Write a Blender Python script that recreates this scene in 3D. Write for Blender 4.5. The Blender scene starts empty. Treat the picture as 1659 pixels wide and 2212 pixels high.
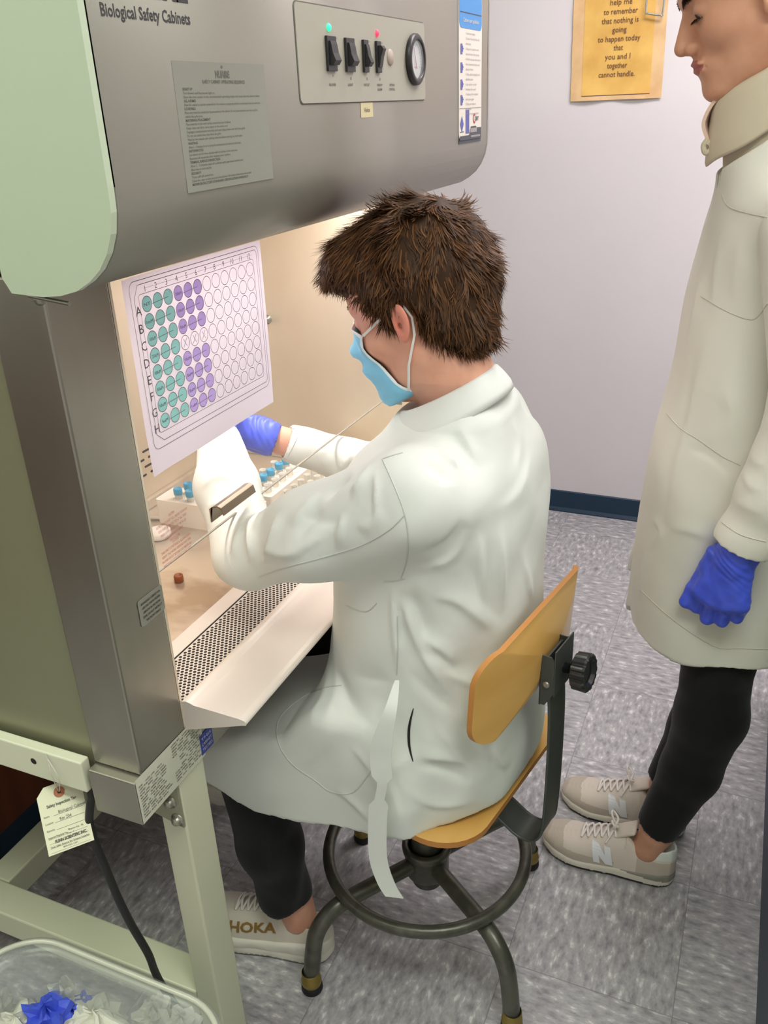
import bpy, math, random
import numpy as np
from mathutils import Vector, Matrix
from mathutils.bvhtree import BVHTree

random.seed(7); np.random.seed(7)
SC = bpy.context.scene
COL = SC.collection
R_ = math.radians

# ---------------------------------------------------------------- camera, light, exposure
FPX, PCX, PCY, CAMH = 1865.0, 829.5, 1106.0, 1.48
_dn = np.array([170., 3954., FPX]); _dn /= np.linalg.norm(_dn)
_U = np.array([885., -914., FPX]); _U -= _dn*_U.dot(_dn); _U /= np.linalg.norm(_U)
_X = np.cross(_U, -_dn)
RW = np.array([_X, _U, -_dn])                      # world = RW @ camera (x right, y down, z forward)
cam_d = bpy.data.cameras.new('camera'); cam = bpy.data.objects.new('camera', cam_d); COL.objects.link(cam)
cam_d.sensor_fit = 'VERTICAL'; cam_d.sensor_height = 24.0; cam_d.lens = FPX*24.0/2212.0
cam_d.clip_start = 0.02; cam_d.clip_end = 50
_M = np.eye(4); _M[:3, 0] = RW[:, 0]; _M[:3, 1] = -RW[:, 1]; _M[:3, 2] = -RW[:, 2]; _M[:3, 3] = (0, 0, CAMH)
cam.matrix_world = Matrix(_M.tolist())
SC.camera = cam
CAMP = np.array([0, 0, CAMH])

SC.view_settings.view_transform = 'Standard'
SC.view_settings.look = 'None'
SC.view_settings.gamma = 1.0
SC.view_settings.use_curve_mapping = False
SC.view_settings.exposure = 0.0

w = bpy.data.worlds.new('world'); SC.world = w; w.use_nodes = True
w.node_tree.nodes['Background'].inputs[0].default_value = (0.9, 0.95, 1, 1)
w.node_tree.nodes['Background'].inputs[1].default_value = 0.25

def area(name, loc, size, power, color=(1, 1, 1), rot=(0, 0, 0)):
    d = bpy.data.lights.new(name, 'AREA'); d.shape = 'RECTANGLE'; d.size, d.size_y = size
    d.energy = power; d.color = color
    o = bpy.data.objects.new(name, d); COL.objects.link(o); o.location = loc; o.rotation_euler = rot
    return o
CEIL = 2.75
area('ceiling_lamp_far', (0.25, 2.0, CEIL-0.06), (1.2, 0.6), 41, (1.0, 0.95, 0.95))
area('ceiling_lamp_mid', (0.35, 0.1, CEIL-0.06), (1.2, 0.6), 27, (0.96, 1.0, 0.92))
area('ceiling_lamp_left', (-1.7, -0.3, CEIL-0.06), (1.2, 0.6), 27, (0.90, 1.0, 0.80))
area('hood_lamp', (-0.745, 1.185, 1.352), (0.08, 0.80), 6.4, (1.0, 0.90, 0.85))

# ---------------------------------------------------------------- pixel rays to real points
def ray(x, y): return RW @ np.array([x-PCX, y-PCY, FPX])
def at_x(x, y, v): r = ray(x, y); return CAMP + r*(v/r[0])
def at_y(x, y, v): r = ray(x, y); return CAMP + r*(v/r[1])
def at_z(x, y, v): r = ray(x, y); return CAMP + r*((v-CAMH)/r[2])

# ---------------------------------------------------------------- materials
def lin(c):
    return tuple((x/12.92 if x <= 0.04045 else ((x+0.055)/1.055)**2.4) for x in [v/255 for v in c])
MATS = {}
def mat(name, rgb, rough=0.5, metal=0.0, spec=0.5, noise=None, bump=None, trans=None, emis=None, coat=0, aniso=None):
    """rgb sRGB 0-255. noise=(rgb2, scale, detail, stretch, lo, hi)  bump=(scale, strength, dist, stretch)"""
    m = bpy.data.materials.new(name); m.use_nodes = True; nt = m.node_tree
    b = nt.nodes['Principled BSDF']
    b.inputs['Base Color'].default_value = (*lin(rgb), 1)
    b.inputs['Roughness'].default_value = rough; b.inputs['Metallic'].default_value = metal
    b.inputs['Specular IOR Level'].default_value = spec
    if coat: b.inputs['Coat Weight'].default_value = coat; b.inputs['Coat Roughness'].default_value = 0.15
    tc = nt.nodes.new('ShaderNodeTexCoord')
    if noise:
        rgb2, sc, det, st, lo, hi = noise
        mp = nt.nodes.new('ShaderNodeMapping'); mp.inputs['Scale'].default_value = st
        nz = nt.nodes.new('ShaderNodeTexNoise'); nz.inputs['Scale'].default_value = sc; nz.inputs['Detail'].default_value = det
        rp = nt.nodes.new('ShaderNodeValToRGB')
        rp.color_ramp.elements[0].position = lo; rp.color_ramp.elements[0].color = (*lin(rgb), 1)
        rp.color_ramp.elements[1].position = hi; rp.color_ramp.elements[1].color = (*lin(rgb2), 1)
        nt.links.new(tc.outputs['Object'], mp.inputs[0]); nt.links.new(mp.outputs[0], nz.inputs[0])
        nt.links.new(nz.outputs[0], rp.inputs[0]); nt.links.new(rp.outputs[0], b.inputs['Base Color'])
    if bump:
        sc, s, dist, st = bump
        mp = nt.nodes.new('ShaderNodeMapping'); mp.inputs['Scale'].default_value = st
        nz = nt.nodes.new('ShaderNodeTexNoise'); nz.inputs['Scale'].default_value = sc; nz.inputs['Detail'].default_value = 4
        bp = nt.nodes.new('ShaderNodeBump'); bp.inputs['Strength'].default_value = s; bp.inputs['Distance'].default_value = dist
        nt.links.new(tc.outputs['Object'], mp.inputs[0]); nt.links.new(mp.outputs[0], nz.inputs[0])
        nt.links.new(nz.outputs[0], bp.inputs['Height']); nt.links.new(bp.outputs[0], b.inputs['Normal'])
    if trans is not None:     # share of light passing straight through
        t = nt.nodes.new('ShaderNodeBsdfTransparent'); mx = nt.nodes.new('ShaderNodeMixShader')
        mx.inputs[0].default_value = 1-trans
        out = nt.nodes['Material Output']
        nt.links.new(t.outputs[0], mx.inputs[1]); nt.links.new(b.outputs[0], mx.inputs[2]); nt.links.new(mx.outputs[0], out.inputs[0])
    if emis:
        b.inputs['Emission Color'].default_value = (*lin(rgb), 1); b.inputs['Emission Strength'].default_value = emis
    MATS[name] = m
    return m

S1 = (1, 1, 1)
stainless = mat('brushed_stainless', (172, 168, 158), 0.34, 0.9, noise=((150, 146, 136), 5, 3, (1, 1, .5), .35, .7), bump=(60, .05, .001, (1, 1, .06)))
stainless_in = mat('interior_stainless', (226, 216, 196), 0.34, 0.6, noise=((214, 202, 180), 6, 3, (1, 1, .4), .35, .7), bump=(25, .10, .002, (1, 1, .15)))
stainless_tray = mat('tray_stainless', (206, 196, 182), 0.30, 0.6, noise=((168, 150, 130), 7, 5, (1, 1.6, 1), .45, .65), bump=(14, .2, .003, (1, 1, 1)))
hoodpaint = mat('grey_enamel', (152, 148, 138), 0.36, 0.45, noise=((147, 143, 134), 3, 2, S1, .3, .7), bump=(900, .03, .0002, S1))
sage = mat('sage_enamel', (180, 193, 168), 0.38, 0.0, bump=(500, .04, .0003, S1))
standpaint = mat('stand_enamel', (208, 210, 184), 0.42, 0.0, bump=(300, .05, .0004, S1))
sidepaint = mat('side_panel_enamel', (142, 142, 116), 0.33, 0.35, noise=((128, 128, 102), 2, 3, S1, .3, .7))
lippaint = mat('armrest_enamel', (214, 205, 195), 0.35)
panelpaint = mat('panel_enamel', (160, 157, 143), 0.45)
black_pl = mat('black_plastic', (38, 36, 38), 0.4)
dark_ink = mat('dark_ink', (46, 44, 46), 0.6)
grey_ink = mat('grey_ink', (92, 90, 84), 0.6)
red_ink = mat('red_ink', (178, 62, 60), 0.6)
brown_ink = mat('brown_ink', (120, 82, 62), 0.7)
blue_ink = mat('blue_ink', (92, 96, 160), 0.6)
hole = mat('hole_dark', (30, 24, 20), 0.8)
label_clear = mat('clear_label', (140, 143, 132), 0.3, .3)
label_white = mat('label_white', (196, 198, 180), 0.5)
sticker_white = mat('sticker_white', (214, 208, 198), 0.45)
sticker_blue = mat('sticker_blue', (52, 134, 200), 0.4)
yellow_lab = mat('cream_sticker', (202, 190, 148), 0.5)
royal = mat('royal_blue_sticker', (42, 62, 160), 0.45)
led_green = mat('green_led', (40, 255, 150), 0.4, emis=1.6)
led_red = mat('red_led', (255, 50, 80), 0.4, emis=1.6)
wallm = mat('wall_paint', (232, 226, 229), 0.6, noise=((225, 219, 223), 1.6, 4, S1, .35, .75), bump=(120, .05, .001, S1))
navy = mat('navy_vinyl', (24, 52, 76), 0.45)
glassm = mat('sash_glass', (235, 235, 235), 0.03, trans=0.95)
clear_pl = mat('clear_plastic', (178, 184, 180), 0.2, trans=0.76, spec=.9)
brass = mat('brass', (150, 130, 70), 0.4, 0.7)
rubber = mat('black_rubber', (22, 20, 20), 0.7)
stoolm = mat('stool_steel_paint', (98, 98, 88), 0.34, 0.5, noise=((84, 84, 76), 40, 2, S1, .4, .6))
strapm = mat('stool_strap_paint', (76, 80, 76), 0.4, 0.4)
zinc = mat('zinc', (160, 160, 148), 0.35, 0.8)

def ply_mat():
    m = mat('varnished_plywood', (218, 172, 98), 0.34, noise=((204, 156, 80), 8, 6, (1, .35, 1.8), .38, .66), coat=.4, bump=(90, .03, .0005, (1, .2, 1)))
    return m
ply = ply_mat()
ply_edge = mat('plywood_edge', (186, 126, 62), 0.5)

def floor_mat():
    m = bpy.data.materials.new('vinyl_tile'); m.use_nodes = True; nt = m.node_tree; N = nt.nodes; L = nt.links
    b = N['Principled BSDF']; b.inputs['Roughness'].default_value = 0.38
    tc = N.new('ShaderNodeTexCoord'); sep = N.new('ShaderNodeSeparateXYZ'); L.new(tc.outputs['Object'], sep.inputs[0])
    def mth(op, a, bb=None):
        n = N.new('ShaderNodeMath'); n.operation = op
        for i, v in enumerate((a, bb)):
            if v is None: continue
            if isinstance(v, (int, float)): n.inputs[i].default_value = v
            else: L.new(v, n.inputs[i])
        return n.outputs[0]
    T = 0.3048
    u = mth('DIVIDE', mth('SUBTRACT', sep.outputs[0], 0.024), T); v = mth('DIVIDE', mth('SUBTRACT', sep.outputs[1], 1.403), T)
    fu = mth('FLOOR', u); fv = mth('FLOOR', v)
    par = mth('FLOORED_MODULO', mth('ADD', fu, fv), 2)
    def flecks(st, seed):
        mp = N.new('ShaderNodeMapping'); mp.inputs['Scale'].default_value = st; mp.inputs['Location'].default_value = (seed, seed, 0)
        L.new(tc.outputs['Object'], mp.inputs[0])
        nz = N.new('ShaderNodeTexNoise'); nz.inputs['Scale'].default_value = 78; nz.inputs['Detail'].default_value = 4; nz.inputs['Roughness'].default_value = .6
        L.new(mp.outputs[0], nz.inputs[0]); return nz
    a = flecks((1, 0.42, 1), 0); c = flecks((0.42, 1, 1), 3)
    mx = N.new('ShaderNodeMix'); mx.data_type = 'FLOAT'; L.new(par, mx.inputs[0]); L.new(a.outputs[0], mx.inputs[2]); L.new(c.outputs[0], mx.inputs[3])
    rp = N.new('ShaderNodeValToRGB'); cr = rp.color_ramp
    cols = [(.28, (128, 126, 131)), (.42, (158, 156, 160)), (.50, (171, 169, 172)), (.58, (182, 180, 182)), (.68, (222, 220, 220))]
    cr.elements[0].position, cr.elements[0].color = cols[0][0], (*lin(cols[0][1]), 1)
    cr.elements[1].position, cr.elements[1].color = cols[-1][0], (*lin(cols[-1][1]), 1)
    for p, k in cols[1:-1]:
        e = cr.elements.new(p); e.color = (*lin(k), 1)
    L.new(mx.outputs[0], rp.inputs[0])
    # seams
    def seam(f):
        fr = mth('FRACT', f); d = mth('MINIMUM', fr, mth('SUBTRACT', 1.0, fr)); return mth('LESS_THAN', d, 0.0026)
    sm = mth('MAXIMUM', seam(u), seam(v))
    mc = N.new('ShaderNodeMix'); mc.data_type = 'RGBA'
    L.new(mth('MULTIPLY', sm, .55), mc.inputs[0]); L.new(rp.outputs[0], mc.inputs[6]); mc.inputs[7].default_value = (*lin((96, 92, 96)), 1)
    L.new(mc.outputs[2], b.inputs['Base Color'])
    return m
floorm = floor_mat()

# ---------------------------------------------------------------- mesh helpers
class MB:
    def __init__(s): s.v = []; s.f = []; s.m = []; s.s = []
    def add(s, verts, faces, mi=0, sm=False):
        o = len(s.v); s.v += [tuple(map(float, p)) for p in verts]
        for f in faces: s.f.append([o+i for i in f]); s.m.append(mi); s.s.append(sm)
        return s
    def box(s, a, b, mi=0):
        x0, y0, z0 = a; x1, y1, z1 = b
        v = [(x0,y0,z0),(x1,y0,z0),(x1,y1,z0),(x0,y1,z0),(x0,y0,z1),(x1,y0,z1),(x1,y1,z1),(x0,y1,z1)]
        return s.add(v, [(0,3,2,1),(4,5,6,7),(0,1,5,4),(1,2,6,5),(2,3,7,6),(3,0,4,7)], mi)
    def prism(s, poly, fn, a, b, mi=0, sm=False, caps=True, closed=True):
        """poly 2D points, fn(u,v,w)->xyz, extruded from w=a to w=b"""
        n = len(poly); v = [fn(u, t, a) for u, t in poly]+[fn(u, t, b) for u, t in poly]
        f = [(i, (i+1) % n, n+(i+1) % n, n+i) for i in range(n if closed else n-1)]
        s.add(v, f, mi, sm)
        if caps: s.add(v, [tuple(range(n))[::-1], tuple(range(n, 2*n))], mi)
        return s
    def tube(s, path, r, n=12, mi=0, caps=True, closed=False):
        P = [Vector(p) for p in path]; m = len(P); rr = r if isinstance(r, (list, tuple)) else [r]*m
        up = None; vs = []
        for i in range(m):
            if closed: t = (P[(i+1) % m]-P[i-1]).normalized()
            else: t = (P[min(i+1, m-1)]-P[max(i-1, 0)]).normalized()
            if up is None:
                up = Vector((0, 0, 1)) if abs(t.z) < .9 else Vector((1, 0, 0))
            up = (up-t*up.dot(t)).normalized(); sd = t.cross(up)
            for k in range(n):
                a = 2*math.pi*k/n; vs.append(P[i]+(up*math.cos(a)+sd*math.sin(a))*rr[i])
        f = []
        for i in range(m if closed else m-1):
            j = (i+1) % m
            for k in range(n): f.append((i*n+k, i*n+(k+1) % n, j*n+(k+1) % n, j*n+k))
        s.add(vs, f, mi, True)
        if caps and not closed:
            s.add(vs, [tuple(range(n))[::-1], tuple(range((m-1)*n, m*n))], mi)
        return s
    def lathe(s, prof, org, axis=(0, 0, 1), n=24, mi=0, sm=True):
        """prof: (r, h) pairs"""
        ax = Vector(axis).normalized(); u = ax.orthogonal().normalized(); w_ = ax.cross(u); O = Vector(org); vs = []
        for r, h in prof:
            for k in range(n):
                a = 2*math.pi*k/n; vs.append(O+ax*h+(u*math.cos(a)+w_*math.sin(a))*max(r, 1e-5))
        f = []
        for i in range(len(prof)-1):
            for k in range(n): f.append((i*n+k, i*n+(k+1) % n, (i+1)*n+(k+1) % n, (i+1)*n+k))
        return s.add(vs, f, mi, sm)
    def ribbon(s, path, widths, dirs, th=.0015, mi=0):
        """flat strip: centre path, half width, width direction per point, given thickness"""
        P = [Vector(p) for p in path]; D = [Vector(d).normalized() for d in (dirs if isinstance(dirs[0], (list, tuple, Vector)) else [dirs]*len(P))]
        wd = widths if isinstance(widths, (list, tuple)) else [widths]*len(P); vs = []
        for i in range(len(P)):
            t = (P[min(i+1, len(P)-1)]-P[max(i-1, 0)]).normalized(); nn = t.cross(D[i]).normalized()*th
            a = P[i]-D[i]*wd[i]; b = P[i]+D[i]*wd[i]; vs += [a-nn, b-nn, b+nn, a+nn]
        for k in range(4):
            f = [(i*4+k, i*4+(k+1) % 4, i*4+4+(k+1) % 4, i*4+4+k) for i in range(len(P)-1)]; s.add(vs, f, mi, True)
        s.add(vs, [(3, 2, 1, 0), tuple(range(len(vs)-4, len(vs)))], mi)
        return s
    def build(s, name, mats, parent=None, bevel=0, sub=0, wn=False, edge=30):
        me = bpy.data.meshes.new(name); me.from_pydata(s.v, [], s.f)
        if not isinstance(mats, (list, tuple)): mats = [mats]
        for m in mats: me.materials.append(m)
        me.polygons.foreach_set('material_index', s.m); me.polygons.foreach_set('use_smooth', s.s)
        me.update()
        o = bpy.data.objects.new(name, me); COL.objects.link(o)
        if bevel:
            b = o.modifiers.new('bevel', 'BEVEL'); b.width = bevel; b.segments = 2; b.limit_method = 'ANGLE'; b.angle_limit = R_(edge)
        if sub:
            b = o.modifiers.new('subdivision', 'SUBSURF'); b.levels = sub; b.render_levels = sub
        if parent is not None: par(o, parent)
        return o

def par(o, p):
    o.parent = p
    if p.parent is None: o.matrix_parent_inverse = Matrix.Translation(p.location).inverted()
    else: o.matrix_parent_inverse = Matrix.Identity(4)      # a part's own world matrix is the identity
def tag(o, label=None, cat=None, group=None, kind=None):
    for k, v in (('label', label), ('category', cat), ('group', group), ('kind', kind)):
        if v: o[k] = v
    return o
def thing(name, loc, label, cat, group=None):
    o = bpy.data.objects.new(name, None); COL.objects.link(o); o.location = loc; o.empty_display_size = .05
    return tag(o, label, cat, group)
def rebase(o, loc):
    """move a mesh object's origin to loc without moving its surface (before it gets children)"""
    o.data.transform(Matrix.Translation(-Vector(loc))); o.location = loc; return o
def catmull(pts, n=6, closed=False):
    P = [Vector(p) for p in pts]; out = []; m = len(P)
    for i in range(m if closed else m-1):
        p0 = P[(i-1) % m] if closed or i > 0 else P[0]; p1 = P[i]; p2 = P[(i+1) % m]
        p3 = P[(i+2) % m] if closed or i+2 < m else P[-1]
        for k in range(n):
            t = k/n; out.append(0.5*((2*p1)+(-p0+p2)*t+(2*p0-5*p1+4*p2-p3)*t*t+(-p0+3*p1-3*p2+p3)*t**3))
    if not closed: out.append(P[-1])
    return out
def rrect(x0, y0, x1, y1, r, n=5):
    out = []
    for cx, cy, a0 in ((x1-r, y1-r, 0), (x0+r, y1-r, 90), (x0+r, y0+r, 180), (x1-r, y0+r, 270)):
        for k in range(n+1):
            a = R_(a0+90*k/n); out.append((cx+r*math.cos(a), cy+r*math.sin(a)))
    return out

_tc = {}
def fine_text(s, bold=0, step=.09):
    import bmesh
    v, f = text_geo(s, bold); bm = bmesh.new(); bv = [bm.verts.new(p) for p in v]
    for q in f:
        try: bm.faces.new([bv[i] for i in q])
        except ValueError: pass
    for ax in (0, 1):
        c = [p[ax] for p in v]; t = min(c)+step
        while t < max(c):
            no = (1, 0, 0) if ax == 0 else (0, 1, 0); bmesh.ops.bisect_plane(bm, geom=bm.verts[:]+bm.edges[:]+bm.faces[:], plane_co=tuple(n*t for n in no), plane_no=no); t += step
    bm.verts.ensure_lookup_table(); bm.verts.index_update(); out = [tuple(p.co) for p in bm.verts], [tuple(x.index for x in q.verts) for q in bm.faces]; bm.free(); return out
def text_geo(s, bold=0, shear=0):
    if (s, bold, shear) in _tc: return _tc[(s, bold, shear)]
    c = bpy.data.curves.new('t', 'FONT'); c.body = s; c.size = 1; c.align_x = 'LEFT'; c.resolution_u = 2; c.fill_mode = 'FRONT'
    c.offset = bold; c.shear = shear; c.space_line = .9
    o = bpy.data.objects.new('t', c); COL.objects.link(o)
    dg = bpy.context.evaluated_depsgraph_get(); me = o.evaluated_get(dg).to_mesh()
    v = [tuple(p.co) for p in me.vertices]; f = [tuple(p.vertices) for p in me.polygons]
    o.evaluated_get(dg).to_mesh_clear(); bpy.data.objects.remove(o); bpy.data.curves.remove(c)
    _tc[(s, bold, shear)] = (v, f); return v, f
def put_text(mb, s, org, xd, yd, size, mi=0, width=None, align='L', bold=0, lift=0.0004, shear=0):
    v, f = text_geo(s, bold, shear)
    if not v: return
    xs = [p[0] for p in v]; w0, w1 = min(xs), max(xs); sx = size
    if width: sx = width/(w1-w0)
    off = {'L': -w0*sx, 'C': -(w0+w1)/2*sx, 'R': -w1*sx}[align]
    O = Vector(org); X = Vector(xd).normalized(); Y = Vector(yd).normalized(); Z = X.cross(Y)
    mb.add([O+X*(p[0]*sx+off)+Y*(p[1]*size)+Z*lift for p in v], f, mi)
def quad(mb, org, xd, yd, x0, y0, x1, y1, mi=0, lift=0.0003):
    O = Vector(org); X = Vector(xd).normalized(); Y = Vector(yd).normalized(); Z = X.cross(Y)
    mb.add([O+X*x+Y*y+Z*lift for x, y in ((x0, y0), (x1, y0), (x1, y1), (x0, y1))], [(0, 1, 2, 3)], mi)

# ================================================================ ROOM
XL, XR, YB, YF = -2.6, 1.1, -1.6, 3.105
def slab(name, a, b, m, kind='structure'):
    o = MB().box(a, b).build(name, m); o['kind'] = kind; return o
slab('floor', (XL, YB, -.1), (XR, YF, 0), floorm)
slab('ceiling', (XL, YB, CEIL), (XR, YF, CEIL+.1), mat('ceiling_white', (226, 226, 222), .8))
slab('wall_far', (XL, YF, -.1), (XR, YF+.1, CEIL+.1), wallm)
slab('wall_left', (XL-.1, YB, -.1), (XL, YF, CEIL+.1), wallm)
slab('wall_right', (XR, YB, -.1), (XR+.1, YF, CEIL+.1), wallm)
slab('wall_near', (XL, YB-.1, -.1), (XR, YB, CEIL+.1), wallm)
bb = MB()
bb.prism([(0, 0), (-.014, 0), (-.014, .004), (-.006, .016), (-.004, .082), (0, .086)], lambda u, v, w_: (w_, YF+u-.0002, v), XL+.01, XR-.01, 0)
bb.build('baseboard_far', navy)['kind'] = 'structure'

# ceiling light fittings around the area lamps
for i, (x, y) in enumerate(((0.25, 2.0), (0.35, 0.1), (-1.7, -0.3))):
    t = thing('ceiling_light', (x, y, CEIL), ['recessed ceiling light nearest the far wall', 'recessed ceiling light above the camera side of the room', 'recessed ceiling light left of the cabinet'][i], 'ceiling light', 'recessed ceiling lights')
    f = MB()
    for a, b in (((-.64, -.34), (.64, -.31)), ((-.64, .31), (.64, .34)), ((-.64, -.31), (-.61, .31)), ((.61, -.31), (.64, .31))):
        f.box((x+a[0], y+a[1], CEIL-.05), (x+b[0], y+b[1], CEIL-.001))
    f.build('frame', sage, t)
# ================================================================ SAFETY CABINET
CY0, CY1 = 0.655, 1.715          # outer faces of the columns
HY0, HY1 = 0.630, 1.730          # hood ends
XC, XH = -0.650, -0.527          # column front, hood front
OY0, OY1 = 0.755, 1.615          # opening
XBACK = -1.10
ZT = 1.95
cab = thing('safety_cabinet', (-0.9, 1.18, 0.64), 'tall stainless steel biological safety cabinet with lit work chamber and grey hood', 'safety cabinet')
# hood profile (x, z): vertical front, curved bottom running back to the columns
hp = [(-.525, ZT), (-.525, 1.425), (-.526, 1.405), (-.530, 1.387), (-.538, 1.370), (-.549, 1.356), (-.563, 1.345), (-.580, 1.336), (-.600, 1.331), (-.622, 1.329)]
prof = hp+[(-.70, 1.329), (-.70, ZT)]
m = MB()
m.prism([(x, z) for x, z in catmull([(a, b, 0) for a, b in hp], 4) for x, z in [(x, z)]] if False else hp, lambda u, v, w_: (u, w_, v), HY0+.004, HY1-.004, 0, sm=True, caps=False, closed=False)
m.prism([(-.622, 1.329), (-.648, 1.329), (-.648, 1.345)], lambda u, v, w_: (u, w_, v), HY0+.004, HY1-.004, 0, caps=False, closed=False)
ho = m.build('hood_front', hoodpaint, cab)
sd = ho.modifiers.new('thickness', 'SOLIDIFY'); sd.thickness = .002; sd.offset = -1
def endcap(y0, y1, nm):
    e = MB(); e.prism([(x, z) for x, z in hp]+[(-.66, 1.331), (-.668, 1.345), (-.668, ZT)], lambda u, v, w_: (u, w_, v), y0, y1, 0)
    return e.build(nm, sage, cab, bevel=.002, edge=50)
endcap(HY0-.004, HY0+.006, 'end_cap'); endcap(HY1-.006, HY1+.004, 'end_cap')
# right end cap carries the hood colour
COL.objects['end_cap.001'].data.materials[0] = hoodpaint
# hinge and seam strip under the end cap
sm_ = MB(); sm_.tube([(-.654, HY0+.02, 1.62), (-.655, HY0+.02, 1.34)], .0028, 8)
sm_.lathe([(0, 0), (.006, 0), (.007, .004), (.004, .01), (0, .01)], (-.652, HY0+.02, 1.322), (1, -.4, 0), 12)
sm_.tube([(-.655, HY0+.012, 1.326), (-.60, HY0+.005, 1.322)], .0022, 8)
sm_.build('seam_strip', zinc, cab)

def column(y0, y1):
    c = MB(); c.box((XC-.078, y0, .713), (XC, y1, 1.34)); return c.build('column', stainless, cab, bevel=.003)
column(CY0, OY0-.0045); column(OY1+.0045, CY1)
up = MB(); up.box((-.728, CY0, 1.342), (XC-.02, CY1, ZT)); up.build('upper_body', stainless, cab, bevel=.003)
sp = MB(); sp.box((-1.32, CY0+.006, .70), (-.7315, CY0+.02, ZT)); sp.box((-1.32, CY1-.02, .70), (-.7315, CY1-.006, ZT)); sp.box((-1.33, CY0+.006, .70), (-1.32, CY1-.006, ZT))
sp.build('side_panel', sidepaint, cab, bevel=.001)
bs = MB(); bs.box((-.726, .640, .642), (-.650, CY1, .712)); bs.box((-1.30, .665, .655), (-.728, CY1-.01, .699))
bs.build('base_box', stainless, cab, bevel=.002)
# chamber interior
ch = MB()
ch.box((XBACK-.01, OY0-.01, .70), (XBACK, OY1+.01, 1.42))
ch.box((XBACK, OY1, .70), (-.651, OY1+.004, 1.40)); ch.box((XBACK, OY0-.004, .70), (-.651, OY0, 1.40))
ch.build('chamber_wall', stainless_in, cab)
cl = MB(); cl.box((XBACK, OY0, 1.36), (-.86, OY1, 1.372)); cl.box((-.73, OY0, 1.36), (-.70, OY1, 1.372)); cl.build('chamber_ceiling', stainless_in, cab)
tb = MB(); tb.tube([(-.80, OY0+.02, 1.352), (-.80, OY1-.02, 1.352)], .013, 12); tb.build('fluorescent_tube', mat('tube_glow', (255, 232, 226), .4, emis=6), cab)
# slots low on the back wall, raised rim round the tray
sl = MB()
for row, z in enumerate((.822, .838, .854, .870)):
    y = OY0+.02+(row % 2)*.02
    while y < OY1-.04:
        sl.prism([(a+y, b+z) for a, b in rrect(0, -.0022, .022, .0022, .002, 3)], lambda u, v, w_: (w_, u, v), XBACK, XBACK+.0006, 0); y += .035
sl.build('exhaust_slots', hole, cab)
tr = MB()
tr.box((XBACK, OY0, .74), (-.728, OY1, .7535))
tr.box((XBACK, OY0, .7535), (XBACK+.012, OY1, .775)); tr.box((XBACK+.012, OY1-.012, .7535), (-.70, OY1, .775)); tr.box((XBACK+.012, OY0, .7535), (-.73, OY0+.01, .775))
tr.build('work_surface', stainless_tray, cab, bevel=.003)
gr = MB()
gr.box((-.752, OY0, .745), (-.724, OY1, .7575)); gr.box((-.7235, OY0, .743), (-.652, OY1, .7548)); gr.box((-.7242, OY0, .752), (-.7232, OY1, .7565), 1)
iy = 0; y = OY0+.008
while y < OY1-.004:
    for k in range(10):
        x = -.7185+k*.0069+(.00345 if iy % 2 else 0)
        if x > -.6515: continue
        gr.add([(x+.0026*math.cos(a*math.pi/4), y+.0026*math.sin(a*math.pi/4), .7551) for a in range(8)], [tuple(range(8))], 1)
    iy += 1; y += .0060
gr.build('front_grille', [lippaint, hole], cab)
# armrest: lip then a sloping face
ar = [(-.655, .7545), (-.650, .7605), (-.643, .7625), (-.636, .7610), (-.630, .7588), (-.600, .7578), (-.560, .7560), (-.552, .7545), (-.5485, .7510), (-.550, .7475), (-.556, .7460), (-.650, .7125), (-.655, .7125)]
a_ = MB(); a_.prism(ar, lambda u, v, w_: (u, w_, v), OY0-.002, OY1+.002, 0, sm=False)
a_.build('armrest', lippaint, cab, bevel=.002, edge=25)
# front apron between the columns, under the armrest
ap = MB(); ap.box((-.700, OY0, .655), (-.652, OY1, .712)); ap.box((-.6502, OY0+.020, .685), (-.6496, OY0+.026, .706), 1); ap.build('front_apron', [stainless, hole], cab, bevel=.001)
bl = MB(); o_ = (-.6494, .776, .648); quad(bl, o_, (0, 1, 0), (0, 0, 1), 0, 0, .030, .034, 0)
for i, s in enumerate(('THIS', 'CABINET', 'TESTED')): put_text(bl, s, (-.6490, .779, .671-.009*i), (0, 1, 0), (0, 0, 1), .007, 1, width=.024)
bl.build('blue_sticker', [royal, sticker_white], cab)['label'] = 'small royal blue sticker'

# sash glass and handle
sg = MB(); sg.box((-.660, OY0, .9562), (-.6565, OY1, 1.345)); sg.build('sash_glass', glassm, cab)
se = MB(); se.box((-.6600, OY0, .9548), (-.6566, OY1, .9562)); se.build('sash_edge', mat('glass_edge', (150, 146, 134), .3, spec=.6), cab)
hd = MB()
hpx = [(-.654, .972), (-.652, .972), (-.652, .990), (-.648, .9965), (-.640, .9985), (-.634, .996), (-.631, .985), (-.6325, .985), (-.6355, .993), (-.640, .9962), (-.648, .9945), (-.654, .992)]
hd.prism([(x, z) for x, z in hpx], lambda u, v, w_: (u, w_, v), .878, .962, 0)
hd.build('sash_handle', mat('handle_steel', (140, 128, 112), .3, .85), cab, bevel=.0006)['label'] = 'bent steel finger handle'
ct = MB()
def lines(mb, org, xd, yd, rows, size, lead, width, mi=0, align='C', bold=0):
    for i, s in enumerate(rows):
        O = Vector(org)-Vector(yd).normalized()*(lead*i)
        ww = width*len(s)/max(len(r) for r in rows)
        put_text(mb, s, O, xd, yd, size, mi, width=ww, align=align, bold=bold)
lines(ct, (-.6555, .800, 1.019), (0, 1, 0), (0, 0, 1), ['CAUTION', 'ULTRAVIOLET LIGHT WILL INJURE YOUR EYES', 'EYES MUST BE PROTECTED AT ALL TIMES', 'THESE LAMPS SHOULD NOT BE IN USE', 'WHEN WORKING AT CABINET', 'SWITCH IS ON'], .0050, .0068, .066, 0)
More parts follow.
